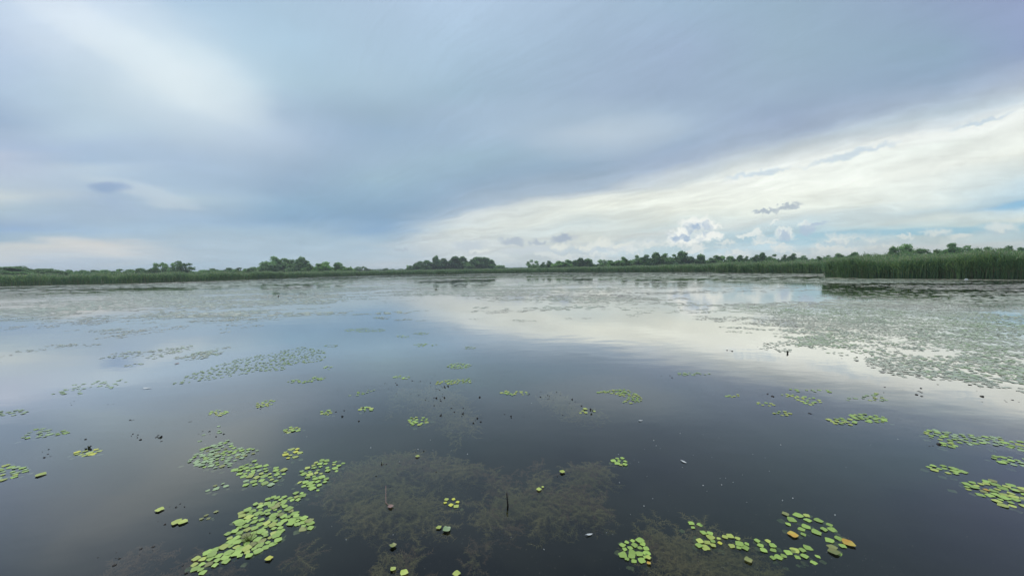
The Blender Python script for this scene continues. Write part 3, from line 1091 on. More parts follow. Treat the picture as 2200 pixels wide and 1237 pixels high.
def ell_poly(x, y, rx, ry, rot=0, n=14):
    c, s = math.cos(R(rot)), math.sin(R(rot))
    return [(x + rx * math.cos(t) * c + ry * math.sin(t) * s, y - rx * math.cos(t) * s + ry * math.sin(t) * c)
            for t in [2 * math.pi * k / n for k in range(n)]]


def poisson(poly, gap, r, keep=1.0, tries=40):
    """points on the water inside the outline, at least gap metres apart"""
    W = unproject([p[0] for p in poly], [p[1] for p in poly])
    lo, hi = W.min(0), W.max(0)
    area = max(1e-4, (hi[0] - lo[0]) * (hi[1] - lo[1]))
    n = int(min(30000, area / gap ** 2 * tries / 4 + 60))
    C = lo + (hi - lo) * r.random((n, 2))
    C = C[in_poly(C[:, 0], C[:, 1], [tuple(p) for p in W])]
    out, grid = [], {}
    for p in C:
        k = (int(p[0] // gap), int(p[1] // gap))
        ok = True
        for i in (-1, 0, 1):
            for j in (-1, 0, 1):
                for q in grid.get((k[0] + i, k[1] + j), ()):
                    if (q[0] - p[0]) ** 2 + (q[1] - p[1]) ** 2 < gap * gap:
                        ok = False
        if ok:
            grid.setdefault(k, []).append(p)
            out.append(p)
    out = np.array(out) if out else np.zeros((0, 2))
    if keep < 1 and len(out):
        out = out[r.random(len(out)) < keep]
    return out, W


_patch_i = 0


def patch(label, poly, tones, size=0.075, gap=0.062, keep=1.0, parts=True, group='patches of floating leaves'):
    """one clump of floating leaves; near ones have every leaf as a part, far ones one mesh of leaves"""
    global _patch_i
    _patch_i += 1
    r = np.random.default_rng(900 + _patch_i)
    pts, W = poisson(poly, gap * (0.62 if parts else 0.58), r, keep * (1.0 if parts else 0.94), 60)
    if len(pts) == 0:
        pts = W.mean(0)[None]
    ctr = pts.mean(0)
    ros, _ = poisson(poly, 0.17, r)
    if len(ros) == 0:
        ros = ctr[None]
    o = empty('water_chestnut', (ctr[0], ctr[1], 0.0))
    tag(o, label, 'floating leaves', group)
    names, wts = zip(*tones)
    wts = np.array(wts, float) / sum(wts)
    pick = r.choice(len(names), len(pts), p=wts)
    VV, FF, MM, cnt = [], [], [], 0
    for i, p in enumerate(pts):
        d = ros - p
        q = -d[np.argmin((d ** 2).sum(1))]
        a = math.atan2(q[1], q[0]) + r.normal(0, 0.45)
        s = size * 0.68 * (0.62 + 0.6 * r.random())
        v = int(r.integers(0, 6))
        tx, ty = r.normal(0, 0.03), r.normal(0, 0.03)
        z = 0.0015 + 0.0035 * r.random()
        if not parts:
            s *= 0.8
            tx *= 0.3
        x0, y0 = p[0] - ctr[0] - 0.5 * s * math.cos(a), p[1] - ctr[1] - 0.5 * s * math.sin(a)
        if parts:
            l = mesh_obj('leaf', LEAF_MESH[names[pick[i]], v], o, (x0, y0, z))
            l.rotation_euler = (tx, ty, a)
            l.scale = (s, s * r.uniform(0.85, 1.1), s)
        else:
            V, Fc = LEAF_GEO[v]
            c, sn = math.cos(a), math.sin(a)
            VV.append(np.stack([(V[:, 0] * c - V[:, 1] * sn) * s + x0, (V[:, 0] * sn + V[:, 1] * c) * s + y0, V[:, 2] * s + z + tx * V[:, 1] * s], 1))
            FF.append(Fc + cnt)
            MM.append(np.full(len(Fc), pick[i]))
            cnt += len(V)
    if parts:
        # older leaves of the same plants, just under the surface
        nn = len(pts)
        for p in pts + r.normal(0, size * 0.35, (nn, 2)):
            a, v = r.random() * 6.28, int(r.integers(0, 6))
            s = size * 0.75 * (0.5 + 0.5 * r.random())
            V, Fc = LEAF_GEO[v]
            c, sn = math.cos(a), math.sin(a)
            VV.append(np.stack([(V[:, 0] * c - V[:, 1] * sn) * s + p[0] - ctr[0], (V[:, 0] * sn + V[:, 1] * c) * s + p[1] - ctr[1], V[:, 2] * s - 0.012 - 0.03 * r.random()], 1))
            FF.append(Fc + cnt)
            cnt += len(V)
        l = mesh_obj('sunken_leaves', mesh_np('sunken_leaves', np.concatenate(VV), np.concatenate(FF), [LEAFM['sunken']], None, True), o)
        l['kind'] = 'stuff'
    if not parts:
        l = mesh_obj('leaves', mesh_np('leaves', np.concatenate(VV), np.concatenate(FF), [LEAFM[k] for k in names], np.concatenate(MM), True), o)
        l['kind'] = 'stuff'
    return o


G, P_, YG, Y_, OL = 'green', 'pale', 'yellow_green', 'yellow', 'olive'
# --- near patches, every leaf a part
patch('largest near patch of green leaves with a weed tuft in its middle',
      [(585, 1068), (612, 1063), (612, 1085), (640, 1103), (672, 1122), (668, 1136), (628, 1126), (608, 1140), (597, 1166), (560, 1187), (532, 1196), (500, 1202), (458, 1216), (440, 1232), (416, 1226), (414, 1204), (452, 1182), (492, 1170), (488, 1147), (510, 1136), (508, 1112), (522, 1096), (558, 1078)],
      [(G, 8), (YG, 1.5), (OL, 0.8)], 0.080, 0.060)
patch('small clump just above the corner of the largest near patch', ell_poly(638, 1067, 17, 9, 10), [(G, 3), (YG, 1)], 0.07)
patch('few leaves trailing right of the largest near patch', ell_poly(655, 1133, 22, 8, 10), [(G, 3), (OL, 1)], 0.075, 0.08, 0.8)
patch('hazy grey green patch behind the near left clumps',
      [(400, 992), (430, 966), (490, 945), (505, 963), (556, 964), (545, 976), (512, 986), (500, 1000), (470, 1006), (436, 1004)],
      [(P_, 5), (G, 3), (OL, 0.6)], 0.080, 0.072)
patch('middle clump of bright leaves between hazy patch and paired clump',
      [(500, 1008), (522, 998), (545, 990), (582, 1004), (622, 1008), (604, 1024), (580, 1044), (514, 1044), (530, 1030)],
      [(G, 6), (P_, 1), (YG, 1)], 0.078, 0.072)
patch('upper clump of leaves pointing right beside the dark weed mat',
      [(645, 1014), (665, 1000), (690, 988), (715, 991), (742, 995), (725, 1012), (690, 1018), (660, 1022)], [(G, 6), (YG, 1)], 0.078, 0.075)
patch('lower clump of leaves pointing right beside the dark weed mat',
      [(640, 1034), (668, 1022), (704, 1026), (702, 1038), (684, 1054), (650, 1046)], [(G, 6), (YG, 1)], 0.078, 0.072)
patch('small yellow green ring of leaves on open water left of centre', ell_poly(629, 974, 18, 11, 12), [(YG, 4), (Y_, 1)], 0.085, 0.085)
patch('small green clump above the yellow green ring', ell_poly(627, 923, 17, 6, 8), [(G, 2), (YG, 2)], 0.08, 0.08)
patch('dull grey half sunken clump left of the middle clump', ell_poly(467, 1047, 24, 9, 10), [(P_, 2), (OL, 3)], 0.06, 0.075, 0.8)
patch('small yellowish clump alone on the left water', ell_poly(187, 972, 27, 7, 8), [(YG, 4), (Y_, 1)], 0.085, 0.085)
patch('pale patch cut by the left edge of the picture', [(-20, 1004), (20, 998), (55, 1003), (60, 1014), (20, 1030), (-20, 1038)], [(P_, 3), (G, 3), (YG, 1)], 0.085, 0.085)
patch('flat pale patch above the small yellowish clump', [(40, 941), (75, 918), (122, 924), (158, 927), (100, 941)], [(P_, 4), (G, 2)], 0.085, 0.085, 0.8)
patch('small sprawling olive clump below the dull grey one', ell_poly(448, 1107, 22, 7, 14), [(OL, 3), (P_, 1)], 0.05, 0.06, 0.8)
patch('scattered thin leaves among dark pods above the hazy patch', [(440, 925), (480, 912), (480, 925), (450, 940), (425, 950)], [(P_, 4), (G, 1)], 0.07, 0.10, 0.6)
patch('tight bright green rosette at the bottom right of centre', ell_poly(1365, 1183, 33, 25, 0), [(G, 8), (YG, 1)], 0.072, 0.056)
patch('yellowing clump spread along the weed right of the rosette',
      [(1500, 1140), (1520, 1138), (1540, 1156), (1570, 1148), (1602, 1160), (1610, 1176), (1580, 1180), (1545, 1170), (1512, 1178), (1494, 1174)],
      [(YG, 5), (G, 3), (Y_, 0.8)], 0.070, 0.058, 0.9)
patch('loose pair of leaves above the yellowing clump', [(1480, 1122), (1500, 1118), (1512, 1130), (1488, 1136)], [(G, 1), (YG, 1)], 0.065, 0.075)
patch('zigzag band of leaves between rosette and corner clump',
      [(1622, 1158), (1650, 1153), (1672, 1182), (1700, 1182), (1732, 1174), (1766, 1194), (1746, 1212), (1720, 1202), (1692, 1192), (1664, 1200), (1640, 1190)],
      [(G, 6), (YG, 1)], 0.075, 0.062)
patch('broad leaved clump beside the orange leaf on the right',
      [(1682, 1122), (1686, 1098), (1722, 1100), (1752, 1116), (1790, 1126), (1790, 1143), (1758, 1146), (1722, 1150), (1706, 1138)],
      [(G, 6), (YG, 2), (OL, 0.5)], 0.088, 0.082)
patch('few leaves trailing down to the orange leaf', [(1768, 1150), (1800, 1152), (1812, 1172), (1800, 1190), (1780, 1180)], [(G, 3), (OL, 2)], 0.075, 0.085, 0.8)
patch('small bright clump at the right end of the weed mat', ell_poly(1332, 991, 17, 8, -14), [(YG, 2), (G, 3)], 0.075, 0.06)
patch('yellow rosette alone over the dark weed at centre', ell_poly(971, 1080, 19, 10, 0), [(Y_, 4), (YG, 1)], 0.065, 0.062)
patch('green rosette on open water above the weed mat', ell_poly(897, 904, 23, 9, 2), [(G, 3), (YG, 2)], 0.080, 0.078)
patch('little clump beside a dark pod on the left of centre', ell_poly(785, 879, 14, 5), [(YG, 3), (G, 2)], 0.075, 0.08)
patch('tiny clump left of the one beside a dark pod', ell_poly(701, 886, 11, 5), [(YG, 2), (G, 1)], 0.07, 0.08)
patch('long streak of leaves running off the right edge',
      [(1980, 924), (2022, 925), (2080, 934), (2130, 936), (2230, 956), (2230, 974), (2130, 955), (2060, 954), (2000, 940)], [(G, 5), (P_, 3), (YG, 1)], 0.085, 0.085)
patch('short clump just under the long right hand streak', ell_poly(2043, 957, 19, 6, -10), [(G, 4), (YG, 1)], 0.08, 0.08)
patch('thick clump cut by the right edge below the streak', [(2125, 980), (2160, 979), (2230, 990), (2230, 1006), (2150, 997)], [(G, 5), (P_, 2)], 0.085, 0.08)
patch('narrow slanting clump left of the yellow tinged raft', ell_poly(2031, 1008, 38, 8, -8), [(G, 5), (YG, 1)], 0.085, 0.078)
patch('large yellow tinged raft of leaves at the right edge',
      [(2064, 1036), (2095, 1036), (2130, 1031), (2172, 1040), (2225, 1062), (2225, 1092), (2150, 1086), (2112, 1066), (2075, 1054)],
      [(YG, 4), (G, 4), ('orange', 0.25), (OL, 0.5)], 0.085, 0.072)
patch('yellowish oval clump, left of two on the right', ell_poly(1810, 905, 34, 7, -5), [(YG, 4), (G, 2)], 0.085, 0.082)
patch('green oval clump, right of two on the right', ell_poly(1868, 898, 42, 8, -6), [(G, 4), (YG, 1)], 0.085, 0.082)
patch('small bright clump beside a dark ball of weed', ell_poly(1258, 883, 23, 5), [(YG, 3), (G, 1)], 0.08, 0.085, 0.8)
# --- farther patches: their leaves are too small to pick out singly
patch('winding patch with a hooked end right of centre', [(1278, 843), (1312, 838), (1345, 836), (1372, 848), (1382, 860), (1360, 867), (1335, 864), (1350, 854), (1320, 846)], [(G, 3), (YG, 2)], 0.09, 0.08, 1, False)
patch('thin twin clump right of the dark pods', ell_poly(1104, 844, 31, 5, 0), [(YG, 3), (G, 2)], 0.09, 0.085, 0.9, False)
patch('flat oval patch alone on the grey middle water', ell_poly(988, 786, 28, 6), [(G, 3), (P_, 2)], 0.10, 0.09, 1, False)
patch('pair of patches behind the dark pods', [(928, 822), (950, 817), (975, 816), (1010, 812), (1010, 822), (985, 824), (940, 826)], [(G, 3), (YG, 2)], 0.09, 0.085, 1, False)
patch('faint thin patch left of the pair behind the pods', ell_poly(863, 811, 17, 4), [(G, 1), (P_, 1)], 0.09, 0.085, 0.9, False)
patch('long patch split in two on the left middle water', [(614, 821), (636, 815), (660, 818), (676, 809), (702, 811), (690, 818), (650, 822)], [(G, 3), (P_, 2)], 0.10, 0.09, 1, False)
patch('faint forked patch left of the dark pods', [(748, 850), (765, 842), (790, 838), (806, 838), (790, 843), (768, 850)], [(G, 2), (P_, 2)], 0.09, 0.09, 0.8, False)
patch('bright clump beside the dark pods on the left', ell_poly(570, 867, 21, 7, 10), [(YG, 2), (G, 2)], 0.09, 0.085, 1, False)
patch('small clump left of the bright clump by the pods', ell_poly(468, 887, 20, 6, 4), [(G, 2), (YG, 1)], 0.09, 0.085, 1, False)
patch('very long slanting raft of leaves on the left water',
      [(365, 826), (400, 806), (450, 790), (512, 770), (600, 755), (650, 745), (690, 752), (704, 761), (690, 775), (640, 782), (600, 796), (540, 800), (480, 811), (420, 820)],
      [(G, 1), (P_, 6)], 0.11, 0.115, 0.7, False)
patch('broad faint raft below the long slanting one', [(110, 847), (160, 826), (210, 815), (285, 815), (225, 840), (160, 850)], [(P_, 4)], 0.11, 0.125, 0.55, False)
patch('pale streak at the left edge on grey water', ell_poly(20, 887, 45, 6, 4), [(P_, 3)], 0.11, 0.11, 0.8, False)
patch('bright raft in front of the big right hand mat', [(1700, 850), (1722, 852), (1748, 854), (1770, 863), (1740, 870), (1718, 862)], [(YG, 4), (G, 2)], 0.09, 0.085, 1, False)
patch('thin trail leading left from the bright right raft', [(1680, 848), (1690, 846), (1730, 852), (1700, 856)], [(G, 2), (YG, 2)], 0.09, 0.09, 0.9, False)
patch('small clump at the left of the right hand rafts', ell_poly(1645, 868, 19, 4, -4), [(YG, 2), (G, 2)], 0.09, 0.085, 1, False)
patch('small clump below the left end of the right rafts', ell_poly(1680, 888, 19, 5, -4), [(YG, 3), (G, 2)], 0.085, 0.085, 1, False)
patch('lonely sliver of leaves on open water right of centre', ell_poly(1575, 850, 17, 3), [(YG, 2), (G, 1)], 0.09, 0.09, 1, False)
patch('long faint trail joining the right rafts to the mat', [(1690, 836), (1780, 838), (1790, 842), (1700, 842)], [(P_, 2), (G, 2)], 0.10, 0.11, 0.8, False)
patch('ragged trail with a bright head before the big mat', [(1790, 852), (1850, 854), (1880, 842), (1900, 850), (1905, 860), (1850, 862), (1800, 858)], [(G, 2), (P_, 2), (YG, 1)], 0.10, 0.11, 0.8, False)
for lb, e in (('widest pale sliver on the blue middle water', (783, 709, 45, 4)), ('thin pale sliver above the paired slivers at centre', (905, 716, 18, 2.5)),
              ('left of the paired pale slivers at centre', (905, 741, 16, 3)), ('right of the paired pale slivers at centre', (931, 741, 8, 2)),
              ('pale sliver on the edge of the bright reflection', (1010, 747, 12, 3)), ('short pale sliver left of the centre slivers', (866, 723, 14, 3)),
              ('small pale pad below the long slanting raft', (705, 790, 8, 3)), ('pale sliver right of the long slanting raft', (712, 743, 14, 2.5)),
              ('twin olive slivers at the dim ripple on the right', (1490, 803, 36, 3))):
    patch(lb, ell_poly(*e), [(P_, 3), (G, 1)], 0.12, 0.12, 0.9, False)


# ------------------------------------------------------------------ the great mats of floating weed farther out
M_mat_a = plant_mat('mat_grey_green', (0.354, 0.405, 0.282), (0.511, 0.528, 0.385), 0.6, 0.30, 0.8, rand=0)
M_mat_b = plant_mat('mat_olive', (0.392, 0.392, 0.270), (0.517, 0.486, 0.370), 0.6, 0.32, 0.8, rand=0)
M_mat_c = plant_mat('mat_brownish', (0.353, 0.304, 0.251), (0.323, 0.300, 0.241), 0.6, 0.38, 0.7, rand=0)

SHORE_NP = np.array(SH_LEFT + SH_FAR[1:] + SH_MID[1:] + SH_RIGHT + SH_NEAR)
_sa = np.arctan2(SHORE_NP[:, 0], SHORE_NP[:, 1])
_sr = np.hypot(SHORE_NP[:, 0], SHORE_NP[:, 1])


def water_limit(X, Y):
    return np.interp(np.arctan2(X, Y), _sa, _sr)


def smooth(x, a, b):
    t = np.clip((x - a) / (b - a), 0, 1)
    return t * t * (3 - 2 * t)


def mat_density(X, Y):
    """how much of the water is covered, by place on the pond"""
    px, py = project(np.stack([X, Y, np.zeros_like(X)], 1))
    hz = 579.7 - 0.0168 * (px - CX)
    dep = py - hz                                       # how far below the horizon that water lies
    # the big mat to the right: its near edge runs obliquely
    edge = np.interp(px, [1380, 1500, 1640, 1800, 1950, 2080, 2200, 2400], [112, 142, 198, 232, 275, 312, 340, 350])
    right = (1 - smooth(dep, edge * 0.72, edge)) * smooth(px, 1350, 1900) * 0.74
    right *= 0.55 + 0.45 * smooth(dep, 45, 110)
    # far water all along
    far = (1 - smooth(dep, 28, 108)) * 0.47
    far_mid = (1 - smooth(dep, 55, 125)) * np.exp(-((px - 1230) / 420) ** 2) * 0.42
    left_edge = np.interp(px, [-200, 0, 250, 500, 800, 950], [100, 98, 125, 118, 70, 40])
    left = (1 - smooth(dep, left_edge * 0.55, left_edge * 1.25)) * (1 - smooth(px, 650, 1000)) * 0.56
    ll = np.exp(-(((px - 250) / 170) ** 2 + ((dep - 165) / 18) ** 2)) * 0.35
    return np.maximum.reduce([right, far, far_mid, left, ll]), dep, px


def scatter_mat(name, label, dmin, dmax, n_try, rad, streak, seed, tris):
    r = np.random.default_rng(seed)
    # even per square metre between two distances, over the width in view
    Y = np.sqrt(dmin ** 2 + (dmax ** 2 - dmin ** 2) * r.random(n_try))
    X = Y * (r.random(n_try) * 2 - 1) * 1.42
    ok = np.hypot(X, Y) < water_limit(X, Y) - 0.4
    X, Y = X[ok], Y[ok]
    dens, dep, px = mat_density(X, Y)
    nz = fbm(X * streak[0], Y * streak[1], seed, 4)
    nz2 = fbm(X * streak[0] * 4 + 9, Y * streak[1] * 4, seed + 5, 3)
    thr = 0.78 - 0.62 * dens
    near_shore = 1 - smooth(water_limit(X, Y) - np.hypot(X, Y), 1.0, 7.0)
    thr = thr - 0.30 * near_shore * (px > 1500) - 0.16 * near_shore
    keep = (0.62 * nz + 0.38 * nz2 + r.normal(0, 0.055, len(X)) > thr) & (dens > 0.03)
    X, Y = X[keep], Y[keep]
    n = len(X)
    V, Fc, Mi, cnt = [], [], [], 0
    k = tris
    ang = np.linspace(0, 2 * math.pi, k, endpoint=False)[None, :] + r.random((n, 1)) * 6.28
    rr = rad * (0.55 + 0.75 * r.random((n, 1))) * (0.55 + 0.7 * r.random((n, k)))
    zz = 0.002 + 0.003 * r.random((n, 1)) + 0.002 * r.random((n, k))
    ring = np.stack([X[:, None] + rr * np.cos(ang), Y[:, None] + rr * np.sin(ang), zz + 0 * ang], 2)
    ctr = np.stack([X, Y, 0.004 + 0.004 * r.random(n)], 1)[:, None, :]
    V = np.concatenate([ctr, ring], 1).reshape(-1, 3)
    b = (np.arange(n) * (k + 1))[:, None]
    Fc = np.concatenate([np.concatenate([b, b + 1 + i, b + 1 + (i + 1) % k], 1) for i in range(k)])
    tone = fbm(X * 0.08, Y * 0.08, 77, 3) + r.normal(0, 0.12, n) + 0.12 * near_shore[keep]
    mi = np.where(tone < 0.52, 0, np.where(tone < 0.70, 1, 2))
    o = mesh_obj(name, mesh_np(name, V, Fc, [M_mat_a, M_mat_b, M_mat_c], np.tile(mi, k)))
    return tag(o, label, 'floating weed', kind='stuff')


def scatter_leaves(name, label, dmin, dmax, n_try, seed):
    """nearest part of the mats: loose rosettes of small leaves"""
    r = np.random.default_rng(seed)
    Y = np.sqrt(dmin ** 2 + (dmax ** 2 - dmin ** 2) * r.random(n_try))
    X = Y * (r.random(n_try) * 2 - 1) * 1.42
    dens, dep, px = mat_density(X, Y)
    nz = 0.6 * fbm(X * 0.6, Y * 0.8, seed, 4) + 0.4 * fbm(X * 2.3, Y * 2.8, seed + 5, 3)
    keep = (nz + r.normal(0, 0.10, n_try) > 0.78 - 0.50 * dens) & (dens > 0.04)
    X, Y = X[keep], Y[keep]
    m = 9
    n = len(X) * m
    a = (np.arange(m)[None] * 2.399 + r.random((len(X), 1)) * 6.28 + r.normal(0, 0.3, (len(X), m)))
    q = 0.03 + 0.14 * np.sqrt(r.random((len(X), m)))
    cx, cy = (X[:, None] + q * np.cos(a)).ravel(), (Y[:, None] + q * np.sin(a)).ravel()
    a = a.ravel()
    s = 0.075 * (0.6 + 0.7 * r.random(n))
    quad = np.array([(-0.5, 0), (0.05, -0.45), (0.5, 0), (0.05, 0.45)])
    ca, sa = np.cos(a)[:, None], np.sin(a)[:, None]
    vx = cx[:, None] + (quad[None, :, 0] * ca - quad[None, :, 1] * sa) * s[:, None]
    vy = cy[:, None] + (quad[None, :, 0] * sa + quad[None, :, 1] * ca) * s[:, None]
    vz = 0.002 + 0.004 * r.random((n, 1)) + 0.003 * r.random((n, 4))
    V = np.stack([vx, vy, vz], 2).reshape(-1, 3)
    Fq = np.arange(n * 4).reshape(-1, 4)
    tone = np.repeat(fbm(X * 0.25, Y * 0.25, 91, 3), m) + r.normal(0, 0.12, n)
    mi = np.where(tone < 0.26, 0, np.where(tone < 0.58, 1, np.where(tone < 0.76, 2, 3)))
    o = mesh_obj(name, mesh_np(name, V, Fq, [LEAFM['pale'], M_mat_a, M_mat_b, M_mat_c], mi))
    return tag(o, label, 'floating weed', kind='stuff')


scatter_leaves('floating_weed', 'grey green carpet of floating leaves on the right foreground water', 5.0, 17, 15000, 201)
scatter_mat('floating_weed', 'streaky mat of floating weed on the middle water', 16, 45, 75000, 0.13, (0.16, 0.30), 202, 6)
scatter_mat('floating_weed', 'thin bands of floating weed on the far water before the shore', 44, 235, 120000, 0.50, (0.03, 0.075), 203, 7)

# ------------------------------------------------------------------ weed under the surface
M_weed = plant_mat('sunken_weed', (0.188, 0.171, 0.069), (0.282, 0.222, 0.101), 1.5, 0.8, 0.2, 0.2, rand=0)
M_weed_r = plant_mat('sunken_weed_reddish', (0.197, 0.115, 0.074), (0.145, 0.098, 0.060), 1.5, 0.8, 0.2, 0.2, rand=0)


def sunken(label, polys, per_m2, seed, mats, top=0.02, thick=0.16, size=1.0):
    """fine branching water weed just under the surface"""
    r = np.random.default_rng(seed)
    Cs = []
    for poly in polys:
        W = unproject([p[0] for p in poly], [p[1] for p in poly])
        lo, hi = W.min(0), W.max(0)
        n = int((hi[0] - lo[0]) * (hi[1] - lo[1]) * per_m2)
        C = lo + (hi - lo) * r.random((n, 2))
        C = C[in_poly(C[:, 0], C[:, 1], [tuple(p) for p in W])]
        dn = 0.6 * fbm(C[:, 0] * 2.6, C[:, 1] * 2.6, seed, 4) + 0.4 * fbm(C[:, 0] * 9, C[:, 1] * 9, seed + 2, 3)
        Cs.append(C[dn > 0.47 + 0.13 * r.random(len(C))])
    C = np.concatenate(Cs)
    n, m = len(C), 5
    L = (0.05 + 0.13 * r.random(n) ** 1.5) * size
    a = r.random(n) * 6.28
    bend = r.normal(0, 1.3, n)
    z0 = -top - thick * r.random(n) ** 1.5
    P = np.zeros((n, m + 1, 3))
    P[:, 0, :2], P[:, 0, 2] = C, z0
    for k in range(m):
        aa = a + bend * k / m
        P[:, k + 1, 0] = P[:, k, 0] + np.cos(aa) * L / m
        P[:, k + 1, 1] = P[:, k, 1] + np.sin(aa) * L / m
        P[:, k + 1, 2] = np.minimum(-0.012, P[:, k, 2] + r.normal(0, 0.007, n))
    A, B = P[:, :-1].reshape(-1, 3), P[:, 1:].reshape(-1, 3)
    d = B - A
    nr = np.stack([-d[:, 1], d[:, 0], 0 * d[:, 0]], 1)
    nr /= np.linalg.norm(nr, axis=1)[:, None] + 1e-9
    w = 0.0022 * size
    V = [np.stack([A - nr * w, A + nr * w, B], 1)]
    for sg in (-1, 1):
        for q in (0.2, 0.7):
            l2 = (0.012 + 0.016 * r.random(len(A)))[:, None] * size
            s0 = A + d * q
            tip = s0 + sg * nr * l2 + d * 0.7
            tip[:, 2] = np.minimum(-0.01, tip[:, 2] + r.normal(0, 0.006, len(A)))
            V.append(np.stack([s0, s0 + d * 0.22, tip], 1))
    nt = sum(len(v) for v in V)
    tone = (fbm(C[:, 0] * 1.7, C[:, 1] * 1.7, seed + 9, 3) + r.normal(0, 0.1, n) > 0.58).astype(int) if len(mats) > 1 else np.zeros(n, int)
    mi = np.tile(np.repeat(tone, m), 5)
    o = mesh_obj('sunken_weed', mesh_np('sunken_weed', np.concatenate(V).reshape(-1, 3), np.arange(nt * 3).reshape(-1, 3), mats, mi))
    return tag(o, label, 'water weed', kind='stuff')


sunken('dark feathery weed mat under the water at the centre',
       [[(700, 1005), (760, 980), (850, 968), (960, 975), (1040, 1000), (1090, 1010), (1130, 1060), (1080, 1100), (1040, 1110), (960, 1125), (880, 1110), (840, 1130), (790, 1110), (700, 1070)],
        [(1090, 1000), (1180, 985), (1280, 990), (1310, 1005), (1290, 1040), (1320, 1070), (1260, 1110), (1220, 1090), (1170, 1110), (1110, 1080)]], 6500, 301, [M_weed, M_weed_r])
sunken('reddish brown weed under the water at the bottom centre',
       [[(890, 1130), (960, 1110), (1040, 1130), (1080, 1100), (1100, 1120), (1030, 1170), (1010, 1237), (985, 1250), (740, 1250), (760, 1205), (860, 1190)],
        [(600, 1140), (700, 1120), (800, 1120), (760, 1160), (690, 1190), (620, 1180)]], 6500, 302, [M_weed_r, M_weed])
sunken('brown weed under the leaves at the bottom right',
       [[(1380, 1120), (1400, 1100), (1440, 1110), (1500, 1105), (1540, 1130), (1620, 1180), (1700, 1210), (1720, 1250), (1380, 1250), (1390, 1200)]], 6500, 303, [M_weed, M_weed_r])
sunken('faint weed under the water at the bottom left', [[(190, 1225), (240, 1190), (320, 1160), (350, 1165), (310, 1200), (230, 1237)], [(380, 1200), (440, 1170), (500, 1200), (470, 1250), (390, 1250)]], 3500, 304, [M_weed_r])
sunken('thin weed under the dark pods left of centre', [[(830, 860), (860, 825), (960, 820), (1010, 860), (1020, 910), (980, 940), (930, 900), (870, 885)]], 2600, 305, [M_weed])
sunken('thin weed stems under the pods right of centre', [[(1160, 845), (1200, 836), (1250, 868), (1300, 880), (1280, 892), (1210, 885)]], 2600, 306, [M_weed])

# ------------------------------------------------------------------ dark pods and stubs, pale seeds: too many and too small to count
M_dark = plant_mat('pod_black_brown', (0.022, 0.018, 0.015), (0.045, 0.032, 0.022), 30, 0.6, 0.3, rand=0)
M_white = plant_mat('white_down', (0.75, 0.75, 0.72), (0.82, 0.82, 0.80), 30, 0.7, 0.3, rand=0)


def bits(name, label, cat, spots, size, mat_, seed, tall=0.6):
    """spots: (x, y, spread_x, spread_y, count) in the photograph's framing"""
    r = np.random.default_rng(seed)
    V, Fc, cnt = [], [], 0
    for (x, y, sx, sy, n) in spots:
        P = unproject(x + sx * r.normal(size=n), y + sy * r.normal(size=n))
        for p in P:
            s = size * 0.66 * (0.3 + 0.9 * r.random() ** 1.8)
            k = 6
            h = s * tall * 0.45 * (0.4 + r.random())
            tilt = r.normal(0, 0.4, 2) * h
            for zz, rr in ((-0.004, 0.8), (h * 0.4, 1.0), (h, 0.45)):
                for q in range(k):
                    t = 2 * math.pi * q / k
                    e = s * 0.5 * rr * (0.75 + 0.5 * r.random())
                    V.append((p[0] + e * math.cos(t) + tilt[0] * zz / h, p[1] + e * math.sin(t) + tilt[1] * zz / h, zz))
            for ring in (0, 1):
                for q in range(k):
                    a, b = cnt + ring * k + q, cnt + ring * k + (q + 1) % k
                    Fc += [(a, b, b + k), (a, b + k, a + k)]
            for q in range(1, k - 1):
                Fc.append((cnt + 2 * k, cnt + 2 * k + q, cnt + 2 * k + q + 1))
            cnt += 3 * k
    o = mesh_obj(name, mesh_np(name, V, Fc, [mat_], smooth=True))
    return tag(o, label, cat, kind='stuff')


bits('dark_pods', 'dark pods and stubs poking up amid weed left of centre', 'pods',
     [(900, 818, 30, 7, 12), (850, 830, 14, 6, 8), (950, 832, 14, 4, 14), (943, 857, 14, 5, 14), (980, 860, 24, 14, 9), (985, 890, 22, 8, 7), (1015, 903, 9, 5, 5), (885, 846, 16, 5, 5), (780, 876, 6, 5, 3), (735, 885, 20, 8, 5)], 0.035, M_dark, 401, 1.0)
bits('dark_pods', 'dark thin stubs poking up right of centre', 'pods',
     [(1190, 846, 25, 5, 9), (1175, 855, 14, 4, 7), (1215, 866, 14, 6, 6), (1240, 878, 16, 5, 5), (1090, 893, 12, 4, 4), (1212, 891, 3, 1, 2), (1435, 808, 9, 2, 3), (1490, 804, 3, 1, 2)], 0.03, M_dark, 402, 1.2)
bits('dark_pods', 'dark floating pods strewn over the left water', 'pods',
     [(550, 876, 14, 3, 5), (400, 906, 12, 2, 4), (300, 938, 14, 5, 7), (345, 940, 10, 4, 6), (450, 935, 14, 5, 7), (285, 904, 10, 3, 5), (240, 868, 6, 2, 2), (155, 866, 14, 3, 4), (185, 963, 3, 2, 2), (115, 975, 20, 6, 5), (80, 935, 4, 2, 1), (175, 941, 6, 2, 2), (372, 1087, 12, 4, 4), (345, 1120, 8, 4, 2), (320, 1182, 16, 8, 5), (225, 1205, 20, 10, 5), (540, 992, 4, 2, 2), (555, 1003, 6, 3, 2), (395, 1215, 6, 8, 3), (440, 1150, 30, 20, 3)], 0.032, M_dark, 403, 0.7)
